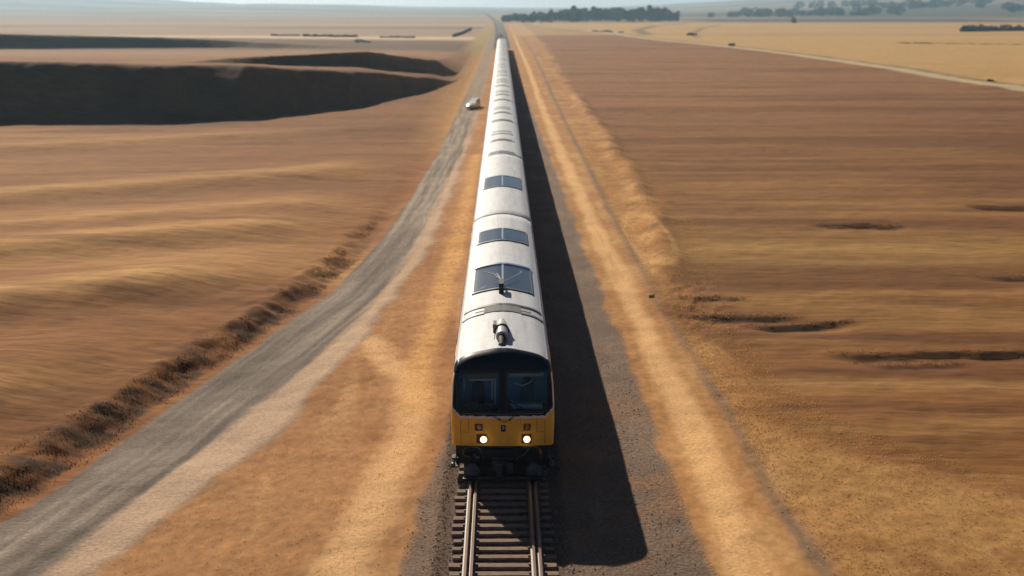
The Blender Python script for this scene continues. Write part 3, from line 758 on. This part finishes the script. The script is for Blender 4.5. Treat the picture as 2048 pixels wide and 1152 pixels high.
def seam(*pts):
    mb = MB(); P3 = []
    for (x0, z0), (x1, z1) in zip(pts, pts[1:]):
        P3 += [(x0 + (x1 - x0) * i / 5, face_y(x0 + (x1 - x0) * i / 5, z0 + (z1 - z0) * i / 5) + .002, z0 + (z1 - z0) * i / 5) for i in range(6)]
    P3 = [p for i, p in enumerate(P3) if i == 0 or p != P3[i - 1]]
    mb.tube(P3, .007, 5); mb.build('panel_seam', M['seam'], cab)
for s_ in (-1, 1):
    seam((s_ * 1.02, 1.78), (s_ * 1.02, 1.36), (s_ * 1.24, 1.36)); seam((s_ * 1.26, 1.74), (s_ * 1.26, Z0 + .01))
seam((.52, 1.78), (.52, 1.62))
# roof horn with its tail fairing, antenna
mb = MB(); zr = 3.82
mb.tube([(-.02, 4.8, zr - .06), (-.02, 4.2, zr + .00), (-.02, 3.4, zr + .08), (-.02, 2.75, zr + .12)], [.03, .10, .17, .205], 18, 0)
mb.tube([(-.02, 2.75, zr + .12), (-.02, 2.66, zr + .12)], [.225, .225], 18, 1)
mb.tube([(-.02, 2.66, zr + .12), (-.02, 2.05, zr + .10)], [.19, .185], 18, 0)
mb.v = [(x, y - .6, z) for x, y, z in mb.v]; horn = mb.build('roof_horn', [M['lightgrey'], M['rubber']], train)
mb = MB(); mb.tube([(-.02, 2.10, zr + .12), (-.02, 1.95, zr + .10), (-.02, 1.70, zr + .02), (-.02, 1.55, zr - .03)], [.12, .13, .10, .12], 14, 0)
mb.tube([(-.02, 1.56, zr - .03), (-.02, 1.50, zr - .04)], [.13, .10], 14, 1); mb.box((-.05, 1.5, zr - .24), (.30, 1.72, zr - .08), 0)
mb.v = [(x, y - .6, z - .03) for x, y, z in mb.v]; mb.build('nozzle', [M['rubber'], M['desk']], horn)
mb = MB(); mb.box((-.30, 2.9, zr - .06), (-.20, 3.0, zr + .30), 0); mb.box((-.31, 2.55, zr + .22), (-.19, 3.05, zr + .34), 0); mb.box((-.28, 2.2, zr - .06), (-.24, 2.95, zr - .02), 0)
mb.v = [(x, y - .55, z) for x, y, z in mb.v]; mb.build('antenna', M['midgrey'], train, bevel=.015)
# mast with arms in front of the first skylight
mb = MB(); mb.box((-.13, 7.45, zr - .06), (.05, 7.62, zr + .28), 0); mb.box((-.13, 7.46, zr + .26), (.05, 8.2, zr + .34), 0)
mb.tube([(-.04, 8.2, zr + .30), (-.30, 8.9, zr + .34), (-.75, 9.8, zr + .26)], [.03, .02, .014], 6, 0)
mb.tube([(-.04, 8.2, zr + .30), (-.20, 9.2, zr + .30)], .03, 6, 0)
mb.tube([(.02, 8.6, zr + .14), (.42, 9.5, zr + .12), (.74, 10.6, zr + .04), (.70, 10.9, zr + .02)], .012, 6, 1)
mb.tube([(-.1, 8.6, zr + .14), (-.5, 8.5, zr + .06), (-.9, 8.2, zr - .1)], .010, 6, 1)
mb.build('roof_mast', [M['black'], M['silver']], train)
# buffers, coupling, hoses, plough, steps
for sx in (-1, 1):
    mb = MB(); mb.tube([(sx * .93, .25, .40), (sx * .93, -.52, .37)], .115, 16); mb.box((sx * .93 - .24, -.12, .18), (sx * .93 + .24, .22, .66)); bf = mb.build('buffer', M['black'], train, bevel=.01)
    mb = MB(); n = 28; rr = [.17, .225, .235, .225, .12]; yy = [-.50, -.52, -.55, -.575, -.595]
    mb.tube([(sx * .93, y, .36) for y in yy], rr, n); mb.build('buffer_head', M['buffer'], bf)
mb = MB(); mb.box((-1.42, .18, .30), (1.42, .50, .93), 0); mb.box((-.55, .05, .55), (.55, .2, .80), 0)
mb.box((-1.18, -.78, .145), (1.18, -.60, .215), 0); mb.box((-1.1, -.62, .15), (-.80, .25, .24), 0); mb.box((.80, -.62, .15), (1.1, .25, .24), 0); mb.box((-.80, -.3, .15), (.80, .2, .34), 0)
mb.build('headstock', M['black'], train, bevel=.015)
mb = MB(); mb.box((-.16, -.30, .34), (.16, .22, .60), 0); mb.box((-.30, -.22, .38), (-.18, -.10, .66), 1); mb.box((-.20, -.42, .28), (-.02, -.26, .62), 1); mb.box((.12, -.36, .32), (.30, -.20, .62), 1); mb.box((-.14, -.44, .16), (.06, -.30, .32), 1)
mb.box((-.32, -.05, .62), (.32, .10, .70), 0)
mb.v = [(x, y - .22, z - .06) for x, y, z in mb.v]; mb.build('coupler', [M['black'], M['grey']], train, bevel=.02)
def hose(pts, m='hose', r=.022):
    p = [np.array(q, float) for q in pts]; out = []
    q = [2 * p[0] - p[1]] + p + [2 * p[-1] - p[-2]]
    for i in range(1, len(q) - 2):
        for t in np.linspace(0, 1, 6, endpoint=False):
            out.append(.5 * (2 * q[i] + (q[i + 1] - q[i - 1]) * t + (2 * q[i - 1] - 5 * q[i] + 4 * q[i + 1] - q[i + 2]) * t * t + (3 * q[i] - q[i - 1] - 3 * q[i + 1] + q[i + 2]) * t ** 3))
    out.append(p[-1]); mb = MB(); mb.tube(out, r, 8); return mb.build('air_hose', M[m], train)
hose([(-.98, -.10, .62), (-1.16, -.14, .70), (-1.14, -.14, .90), (-.92, -.12, .96), (-.70, -.10, .88), (-.60, -.06, .62), (-.60, 0, .45)])
hose([(.60, -.02, .88), (.80, -.10, .96), (1.05, -.14, .93), (1.17, -.12, .76), (1.10, -.1, .55)])
hose([(.80, -.08, .93), (.66, -.12, .72), (.48, -.10, .62), (.40, -.08, .54)])
hose([(-.86, -.06, .70), (-.78, -.14, .62), (-.70, -.12, .64)], 'midgrey', .03)
mb = MB(); mb.tube([(1.12, -.20, .79), (1.12, -.12, .79)], .045, 12); mb.tube([(1.12, -.12, .79), (1.12, .18, .77)], .025, 8); mb.build('valve_tap', M['red'], train)
for sx in (-1, 1):
    mb = MB(); x = sx * 1.33
    mb.box((x - .03, .02, .25), (x + .03, .34, .31), 0); mb.box((x - .10 + sx * .10, .0, .50), (x + .10 + sx * .10, .3, .56), 0); mb.box((x - .12 + sx * .12, -.02, .25), (x + .12 + sx * .12, .3, .30), 0)
    mb.tube([(x + sx * .14, -.05, .28), (x + sx * .14, -.05, .44), (x + sx * .06, 0, .62)], .035, 8, 1); mb.tube([(x + sx * .16, -.09, .36), (x + sx * .16, -.02, .36)], .07, 10, 1)
    mb.build('step', [M['black'], M['buffer']], train)

# ------------------------------------------------------------------ white car on the gravel road
def make_car(loc, rz):
    root = empty('white_car', loc, rz)
    mb = MB()
    # stations along the length (nose at -y): y, half width, z bottom, z top
    st = [(-2.3, .60, .36, .44), (-2.12, .76, .26, .66), (-1.6, .82, .22, .88), (-1.35, .82, .22, .96), (-1.2, .82, .22, .98), (.1, .82, .22, 1.04), (1.2, .82, .22, 1.04), (2.0, .80, .24, 1.04), (2.25, .72, .34, .95)]
    v = []; 
    for y, w, a, b_ in st:
        v += [(-w * .92, y, a), (-w, y, a + .25), (-w, y, b_ - .15), (-w * .88, y, b_), (0, y, b_ + .03), (w * .88, y, b_), (w, y, b_ - .15), (w, y, a + .25), (w * .92, y, a)]
    k = 9; f = [(i * k + j, i * k + j + 1, (i + 1) * k + j + 1, (i + 1) * k + j) for i in range(len(st) - 1) for j in range(k - 1)]
    f = [q[::-1] for q in f]
    f += [tuple(range(9)), tuple(range(len(v) - 9, len(v)))[::-1]]
    mb.add(v, f, 0, True)
    # roof shell
    mb.box((-.66, .16, 1.44), (.66, 1.85, 1.50), 0, .96)
    for sx in (-1, 1):
        mb.tube([(sx * .72, -1.2, .98), (sx * .64, .2, 1.46)], .04, 6, 0); mb.tube([(sx * .74, .95, 1.02), (sx * .65, .95, 1.46)], .045, 6, 0); mb.tube([(sx * .72, 2.1, 1.02), (sx * .64, 1.78, 1.46)], .06, 6, 0)
    mb.build('body', M['carwhite'], root)
    mb = MB(); mb.add([(-.72, -1.2, .985), (.72, -1.2, .985), (.64, .2, 1.46), (-.64, .2, 1.46)], [(0, 1, 2, 3)]); mb.build('windscreen', M['carglass'], root)
    for sx in (-1, 1):
        mb = MB(); q = [(sx * .74, -1.15, .99), (sx * .74, 2.08, 1.03), (sx * .64, 1.78, 1.45), (sx * .64, .2, 1.45)]; mb.add(q, [(0, 1, 2, 3)]); mb.build('side_glass', M['sideglass'], root)
    mb = MB(); mb.add([(-.70, 2.1, 1.02), (.70, 2.1, 1.02), (.62, 1.8, 1.45), (-.62, 1.8, 1.45)], [(3, 2, 1, 0)]); mb.build('rear_glass', M['sideglass'], root)
    for sx in (-1, 1):
        for y in (-1.45, 1.4):
            mb = MB(); mb.tube([(sx * .82, y, .31), (sx * .64, y, .31)], .31, 18); w = mb.build('wheel', M['tyre'], root)
            mb = MB(); mb.tube([(sx * .825, y, .31), (sx * .80, y, .31)], .19, 14); mb.build('rim', M['silver'], w)
        mb = MB(); mb.tube([(sx * .52, -2.235, .56), (sx * .52, -2.0, .60)], .09, 12); mb.build('headlight', M['lightgrey'], root)
    return root
M['carglass'] = mat('pale_reflective_glass', (.72, .69, .67), rough=.45)
car = make_car((-4.05, 163.6, float(ground_h(-4.05, 163.6)[0]) + .02), R(-7)); tag(car, 'white car driving on the grey gravel road left of the train', 'car'); car.scale = (.72, 1.5, .78)
c2 = copy_tree(car); c2.location = (-52, 440, float(ground_h(-52, 440)[0]) + .02); c2.rotation_euler = (0, 0, R(75)); tag(c2, 'tiny white car standing far out in the dull brown field', 'car')

# ------------------------------------------------------------------ trees, hedges, shrubs
def crown_mesh(name, r, h, z0, n, leaf, mat_, seed, lumps=9):
    g = np.random.default_rng(seed)
    # lump centres inside an egg-shaped envelope
    cs = []
    for i in range(lumps):
        a = g.uniform(0, 2 * math.pi); zz = g.uniform(.12, .95); rad = r * (1 - abs(zz - .42) ** 1.6 * 1.1) * g.uniform(.25, .75)
        cs.append((rad * math.cos(a), rad * math.sin(a), z0 + zz * h, r * g.uniform(.32, .55)))
    cs.append((0, 0, z0 + h * .55, r * .7)); cs = np.array(cs)
    k = g.integers(0, len(cs), n); d = g.normal(size=(n, 3)); d /= np.linalg.norm(d, axis=1, keepdims=True)
    p = cs[k, :3] + d * (cs[k, 3] * g.uniform(.55, 1.08, n))[:, None] * np.array([1, 1, .85])
    a = g.normal(size=(n, 3)); a /= np.linalg.norm(a, axis=1, keepdims=True); b_ = np.cross(a, d + .3 * g.normal(size=(n, 3))); b_ /= np.linalg.norm(b_, axis=1, keepdims=True) + 1e-9
    s_ = (leaf * g.uniform(.6, 1.4, n))[:, None]
    v = np.stack([p - a * s_, p + b_ * s_ * .7, p + a * s_, p - b_ * s_ * .7], 1).reshape(-1, 3)
    me = bpy.data.meshes.new(name); me.from_pydata(v.tolist(), [], np.arange(4 * n).reshape(-1, 4).tolist()); me.materials.append(mat_); return me
def trunk_mb(h, r, seed):
    q = random.Random(seed); mb = MB(); mb.tube([(0, 0, -.5), (.1, 0, h * .4), (0, .1, h * .8)], [r, r * .7, r * .25], 8)
    for i in range(5):
        a = q.uniform(0, 6.28); z = h * q.uniform(.3, .6); l = h * q.uniform(.2, .35)
        mb.tube([(0, 0, z), (l * .5 * math.cos(a), l * .5 * math.sin(a), z + l * .5), (l * math.cos(a), l * math.sin(a), z + l)], [r * .4, r * .25, r * .08], 5)
    return mb
TREES = []
for i in range(4):
    h = [13, 15, 11, 14][i]
    root = empty('tree', (0, 0, 0)); 
    me = crown_mesh('crown', [4.6, 5.2, 5.0, 4.3][i], h * .95, h * .01, 3000, .66, M['leaf_dark'] if i != 3 else M['leaf_olive'], 200 + i, [10, 12, 9, 11][i])
    o = link(bpy.data.objects.new('crown', me)); o.parent = root
    trunk_mb(h, .35, i).build('trunk', M['bark'], root); TREES.append(root)
used = set()
def put_tree(x, y, k, sc, label, group=None):
    r = TREES[k]
    if k in used: r = copy_tree(r)
    used.add(k); r.location = (x, y, float(ground_h(x, y)[0]) - .2); r.rotation_euler = (0, 0, random.uniform(0, 6.28)); r.scale = (sc * random.uniform(.9, 1.15), sc * random.uniform(.9, 1.15), sc)
    tag(r, label, 'tree', group); return r
WL = 'dark green tree massed in the wood on the right of the far track'
for i in range(54):
    t = i / 53; xi = 1008 + 338 * t                                # along the wood's near edge
    yb = 1150 + 120 * t + random.uniform(-30, 70)
    x = (xi - 1005) / 2300 * yb
    sc = .66 + .36 * ss(np.array(t), .1, .45) - .35 * ss(np.array(t), .88, 1.0) + random.uniform(-.1, .12)
    if t < .12: sc = .66 + random.uniform(-.05, .1)
    put_tree(x, yb, random.choice([0, 1, 2, 0, 1, 3]), float(sc), WL, 'trees of the wood beside the far track')
for i in range(14):
    t = i / 13; xi = 1120 + 200 * t; yb = 1300 + random.uniform(0, 60); put_tree((xi - 1005) / 2300 * yb, yb, random.choice([0, 1, 2]), random.uniform(.95, 1.15), WL, 'trees of the wood beside the far track')
put_tree(262, 1060, 2, .52, 'small lone dark tree at the edge of the golden stubble field')
put_tree(108, 2600, 0, .8, 'tiny lone tree on the skyline above the wood')
def bush_row(name, pts, label, cat, r, n, leaf, m, seed, kind=None, group=None):
    """one hedge: leaf clumps along a line, all one mass"""
    g = np.random.default_rng(seed); V = []; tot = 0
    for (ax, ay), (bx, by) in zip(pts, pts[1:]):
        L_ = math.hypot(bx - ax, by - ay); k = max(2, int(L_ / (r * .9)))
        for i in range(k):
            t = (i + g.uniform(-.3, .3)) / k; cx, cy = ax + (bx - ax) * t, ay + (by - ay) * t + g.uniform(-r, r) * .6
            rr = r * g.uniform(.55, 1.25); cz = float(ground_h(cx, cy)[0]) + rr * .55
            d = g.normal(size=(n, 3)); d /= np.linalg.norm(d, axis=1, keepdims=True); p = np.array([cx, cy, cz]) + d * rr * g.uniform(.6, 1.05, (n, 1)) * np.array([1.1, 1.1, .95])
            a = g.normal(size=(n, 3)); a /= np.linalg.norm(a, axis=1, keepdims=True); b_ = np.cross(a, d); b_ /= np.linalg.norm(b_, axis=1, keepdims=True) + 1e-9
            s_ = leaf * g.uniform(.6, 1.4, (n, 1)); V.append(np.stack([p - a * s_, p + b_ * s_ * .7, p + a * s_, p - b_ * s_ * .7], 1).reshape(-1, 3))
    V = np.concatenate(V); c0 = np.array([pts[0][0], pts[0][1], 0])
    me = bpy.data.meshes.new(name); me.from_pydata((V - c0).tolist(), [], np.arange(len(V)).reshape(-1, 4).tolist()); me.materials.append(m)
    o = link(bpy.data.objects.new(name, me)); o.location = c0; tag(o, label, cat, group, kind); return o
def ip(px, d): return ((px - 1005) / 2300 * d, d)
bush_row('hedge', [ip(1908, 700), ip(1960, 715), ip(2085, 730)], 'dark leafy hedge at the right border of the golden stubble field', 'hedge', 2.4, 150, .55, M['leaf_dark'], 301)
bush_row('hedge', [ip(556, 560), ip(612, 558)], 'short dark hedge leftmost beside the pale line on the left plain', 'hedge', .45, 50, .25, M['leaf_dark'], 302)
bush_row('hedge', [ip(620, 548), ip(722, 546)], 'long dark hedge in the middle of the pale line on the left plain', 'hedge', .7, 60, .3, M['leaf_dark'], 303)
bush_row('hedge', [ip(768, 540), ip(835, 538)], 'dark hedge nearest the railway on the pale line of the left plain', 'hedge', .45, 50, .25, M['leaf_dark'], 304)
bush_row('hedge', [(-23, 560), (-21, 640), (-20, 760)], 'dark slanting hedge on the far bank close left of the track', 'hedge', .7, 50, .3, M['leaf_olive'], 305)
def wood(a, b, d0, d1, n, r, seed):
    g = random.Random(seed); pts = []
    for i in range(n):
        d = g.uniform(d0, d1); pts.append(ip(g.uniform(a, b), d))
    pts.sort(); return pts
def scatter_wood(label, blobs, r, m, seed):
    g = np.random.default_rng(seed); V = []
    for (px, d, k) in blobs:
        cx, cy = ip(px, d)
        for j in range(k):
            x = cx + g.normal() * 30; y = cy + g.normal() * 40; z = float(ground_h(x, y)[0]); rr = r * g.uniform(.6, 1.3); nn = 130
            dd = g.normal(size=(nn, 3)); dd /= np.linalg.norm(dd, axis=1, keepdims=True); p = np.array([x, y, z + rr * .8]) + dd * rr * g.uniform(.6, 1.05, (nn, 1)) * np.array([1.2, 1.2, 1])
            a = g.normal(size=(nn, 3)); a /= np.linalg.norm(a, axis=1, keepdims=True); b_ = np.cross(a, dd); b_ /= np.linalg.norm(b_, axis=1, keepdims=True) + 1e-9
            s_ = r * .28 * g.uniform(.6, 1.4, (nn, 1)); V.append(np.stack([p - a * s_, p + b_ * s_ * .7, p + a * s_, p - b_ * s_ * .7], 1).reshape(-1, 3))
    V = np.concatenate(V); me = bpy.data.meshes.new('woodland'); me.from_pydata(V.tolist(), [], np.arange(len(V)).reshape(-1, 4).tolist()); me.materials.append(m)
    tag(link(bpy.data.objects.new('woodland', me)), label, 'woodland', None, 'stuff')
scatter_wood('dark scattered woodland on the hazy rise far right', [(1520, 1750, 6), (1550, 1760, 8), (1600, 1800, 9), (1640, 1800, 9), (1690, 1850, 9), (1730, 1850, 8), (1500, 1800, 4), (1480, 1720, 3)], 6.0, M['leaf_dark'], 401)
scatter_wood('dark woodland higher on the hazy hills at the far right', [(1760, 2300, 8), (1800, 2250, 10), (1850, 2300, 11), (1900, 2500, 9), (1940, 2700, 9), (1700, 2500, 6), (1650, 2600, 6), (2040, 2600, 6), (1990, 2100, 3), (2030, 1900, 4)], 7.5, M['leaf_dark'], 402)

# shrubs along the farm road and a green weed at the rut
def shrub(x, y, r, m, label, n=260, leaf=.12):
    root = bpy.data.objects.new('shrub', crown_mesh('shrub', r, r * 1.2, 0, n, leaf, m, int(x * 10 + y), 6)); link(root); root.location = (x, y, float(ground_h(x, y)[0]) - .05)
    tag(root, label, 'shrub'); root.scale = (1.5, 1.5, .6 if r > .3 else 1); return root
shrub(7.25, 54.2, .11, M['leaf_green'], 'small bright green weed beside the dirt track', 120, .05)
shrub(85.5, 437, 1.1, M['leaf_dry'], 'dry brown shrub left of the farm road bend', 300, .4)
shrub(98, 610, 1.7, M['leaf_dry'], 'dry shrub standing where field tracks fork near the farm road', 300, .6)
shrub(94.5, 225, .6, M['leaf_dry'], 'dry shrub lowest on the green verge of the farm road', 200, .22)
# pale rubble heaps
for i, (x, y, r, lb) in enumerate([(55, 700, 2.6, 'pale rubble heap nearest the railway beside the farm road'), (61, 690, 3.2, 'widest pale rubble heap where the farm road bends'), (67.5, 672, 2.4, 'pale rubble heap on the right end beside the farm road')]):
    mb = MB(); n = 18; V = [(0, 0, r * .42)]
    for k in range(1, 5):
        for j in range(n):
            a = 2 * math.pi * j / n; q = r * k / 4 * random.uniform(.85, 1.15); V.append((q * math.cos(a) * 1.5, q * math.sin(a), r * .42 * (1 - (k / 4) ** 1.3) + random.uniform(-.08, .1) * r * (k < 4) - .1))
    f = [(0, 1 + j, 1 + (j + 1) % n) for j in range(n)] + [(1 + k * n + j, 1 + (k + 1) * n + j, 1 + (k + 1) * n + (j + 1) % n, 1 + k * n + (j + 1) % n) for k in range(3) for j in range(n)]
    mb.add(V, f); tag(mb.build('rubble_heap', M['stone'], None, (x, y, float(ground_h(x, y)[0]))), lb, 'rubble')

# ------------------------------------------------------------------ dry grass
def grass(name, x, y, hgt, col_a, col_b, label, lean=(.35, -.1), wid=.012):
    n = len(x); h, c, z = terrain(x, y); g = rng
    a = g.uniform(0, 2 * math.pi, n); w = wid * (.7 + .6 * g.random(n)); hh = hgt * g.uniform(.5, 1.3, n)
    lx = hh * (lean[0] + g.normal(0, .35, n)); ly = hh * (lean[1] + g.normal(0, .35, n))
    p = np.stack([x, y, h - .02], 1); ox = np.stack([np.cos(a) * w, np.sin(a) * w, 0 * w], 1)
    mid = p + np.stack([lx * .35, ly * .35, hh * .6], 1); tip = p + np.stack([lx, ly, hh], 1)
    v = np.stack([p - ox, p + ox, mid + ox * .7, tip, mid - ox * .7], 1).reshape(-1, 3)
    me = bpy.data.meshes.new(name); me.vertices.add(5 * n); me.vertices.foreach_set('co', v.astype(np.float32).ravel())
    me.loops.add(5 * n); me.loops.foreach_set('vertex_index', np.arange(5 * n, dtype=np.int32)); me.polygons.add(n); me.polygons.foreach_set('loop_start', np.arange(0, 5 * n, 5, dtype=np.int32)); me.update(calc_edges=True)
    k = g.random(n)[:, None]; cc = np.array(col_a) * (1 - k) + np.array(col_b) * k
    at = me.color_attributes.new('col', 'FLOAT_COLOR', 'POINT'); at.data.foreach_set('color', np.repeat(np.concatenate([cc, np.ones((n, 1))], 1), 5, 0).astype(np.float32).ravel())
    me.materials.append(M['grass']); o = link(bpy.data.objects.new(name, me)); tag(o, label, 'grass', None, 'stuff'); return o
# clumped sampling
def clumps(n, fx, per=9, sp=.12):
    y, x = fx(n); x = np.repeat(x, per) + rng.normal(0, sp, n * per); y = np.repeat(y, per) + rng.normal(0, sp, n * per); return x, y
def verge(n):
    y = 22 + (rng.random(n) ** 1.5) * 95; lo = rut_r(y) + .15; hi = np.maximum(edge_f(y) + 2.6, lo + .8); return y, lo + (hi - lo) * rng.random(n) ** 1.5
x, y = clumps(6500, verge, 7, .22); grass('dry_grass', x, y, .06, (.46, .27, .10), (.60, .37, .145), 'rough yellow dry grass along the right verge', (.25, -.1), .016)
def bankp(n):
    y = 20 + rng.random(n) ** 1.2 * 60; bw = 1.35 + 1.2 * (1 - ss(y, 26, 42)); return y, road_l(y) - .35 - bw * rng.random(n) ** 1.3
x, y = clumps(2600, bankp, 6, .16); kk = vnoise(x * 1.3, y * .8, 140) > .22 + .65 * ss(y, 40, 84); x, y = x[kk], y[kk]
grass('bank_grass', x, y, .06, (.11, .06, .034), (.27, .13, .056), 'dark tussocks of dead grass on the bank above the gravel road', (.45, -.15), .016)
def strip(n):
    y = 20 + rng.random(n) ** 1.3 * 60; lo = pale_r(y) + .1; hi = bal_l(y) - .1; return y, lo + (hi - lo) * rng.random(n)
x, y = clumps(2000, strip, 8, .16); grass('low_grass', x, y, .045, (.40, .21, .07), (.60, .35, .13), 'short ochre grass between the gravel road and the track', (.2, -.1), .014)
def notchp(n):
    out = []
    for x0, x1, yc, d, sl in NOTCH[:8]:
        m = n // 8; xx = rng.uniform(x0, x1, m); out.append((yc + sl * (xx - x0) + rng.normal(.30, .18, m), xx))
    return np.concatenate([o[0] for o in out]), np.concatenate([o[1] for o in out])
x, y = clumps(424, notchp, 6, .14); grass('gully_grass', x, y, .08, (.10, .055, .03), (.34, .19, .08), 'dead grass fringing the dark gullies of the ploughed field', (-.2, -.4), .016)

# ------------------------------------------------------------------ loose ballast stones
n = 12000; y = 19 + rng.random(n) ** 1.4 * 26; x = np.where(rng.random(n) < .84, rng.uniform(-1.8, 1.8, n), np.where(rng.random(n) < .72, rng.uniform(1.6, 4.9, n), rng.uniform(-2.6, -1.5, n)))
k = (x > bal_l(y) - .1); x, y = x[k], y[k]; n = len(x); h, c, z = terrain(x, y); r_ = rng.uniform(.008, .026, n)
dirs = np.array([(1, 0, 0), (0, 1, 0), (-1, 0, 0), (0, -1, 0), (0, 0, 1), (0, 0, -1)], float)
v = np.stack([x, y, h + r_ * .3], 1)[:, None, :] + dirs[None] * r_[:, None, None] * rng.uniform(.6, 1.3, (n, 6, 1)); v = v.reshape(-1, 3)
tri = np.array([(0, 1, 4), (1, 2, 4), (2, 3, 4), (3, 0, 4), (1, 0, 5), (2, 1, 5), (3, 2, 5), (0, 3, 5)]); f = (np.arange(n)[:, None, None] * 6 + tri[None]).reshape(-1, 3)
me = bpy.data.meshes.new('ballast_stones'); me.from_pydata(v.tolist(), [], f.tolist())
at = me.color_attributes.new('col', 'FLOAT_COLOR', 'POINT'); tn = rng.uniform(.7, 2.2, (n, 1)); cc = np.array([(.225, .160, .122)]) * tn
at.data.foreach_set('color', np.repeat(np.concatenate([np.clip(cc, 0, .8), np.ones((n, 1))], 1), 6, 0).astype(np.float32).ravel()); me.materials.append(M['ballast'])
tag(link(bpy.data.objects.new('ballast_stones', me)), 'loose brown ballast stones around the sleepers', 'gravel', None, 'stuff')

# ------------------------------------------------------------------ air, sky, sun, camera
SUN_AZ = math.atan2(-2.45, 5.9)          # towards the sun, measured from +y to +x
SUN_EL = R(28.5)
sd = np.array([math.sin(SUN_AZ) * math.cos(SUN_EL), math.cos(SUN_AZ) * math.cos(SUN_EL), math.sin(SUN_EL)])
w = bpy.data.worlds.new('World'); S.world = w; w.use_nodes = True; nt = w.node_tree
sk = nt.nodes.new('ShaderNodeTexSky'); sk.sky_type = 'NISHITA'; sk.sun_disc = False; sk.sun_elevation = SUN_EL; sk.sun_rotation = SUN_AZ
sk.air_density = .32; sk.dust_density = .5; sk.ozone_density = 1.5
nt.links.new(sk.outputs[0], nt.nodes['Background'].inputs['Color']); nt.nodes['Background'].inputs['Strength'].default_value = .05
from mathutils import Vector
ld = bpy.data.lights.new('sun', 'SUN'); ld.energy = 5.0; ld.angle = R(.53); ld.color = (1, .89, .72)
lo = link(bpy.data.objects.new('sun', ld)); lo.rotation_euler = Vector(tuple(-sd)).to_track_quat('-Z', 'Y').to_euler(); lo.location = (-40, 60, 80)
mb = MB(); mb.box((-5600, -2700, -3), (5600, 6000, 130)); hz = mb.build('haze', [])
hm = bpy.data.materials.new('haze_air'); hm.use_nodes = True; hn = hm.node_tree; hn.nodes.remove(hn.nodes['Principled BSDF'])
pv = hn.nodes.new('ShaderNodeVolumePrincipled'); pv.inputs['Color'].default_value = (.52, .78, 1, 1); pv.inputs['Density'].default_value = .00019; pv.inputs['Anisotropy'].default_value = .4
hn.links.new(pv.outputs[0], hn.nodes['Material Output'].inputs['Volume']); hz.data.materials.append(hm); tag(hz, kind='stuff')
cd = bpy.data.cameras.new('camera'); cam = link(bpy.data.objects.new('camera', cd)); S.camera = cam
F = 2300.0; cd.sensor_width = 36; cd.lens = F / 2048 * 36; cd.clip_end = 20000; cd.clip_start = .5
pitch = math.atan((576 - 16) / F); yaw = math.atan((1024 - 1005) / F / math.cos(pitch))
cam.location = (0, 0, 13.7); cam.rotation_euler = (R(90) - pitch, 0, -yaw)
cd.dof.use_dof = True; cd.dof.focus_distance = 35.5; cd.dof.aperture_fstop = .5
S.view_settings.view_transform = 'Standard'; S.view_settings.look = 'None'; S.view_settings.exposure = .15; S.view_settings.gamma = 1
S.cycles.use_denoising = True; S.cycles.max_bounces = 6; S.cycles.volume_bounces = 0; S.cycles.transparent_max_bounces = 12
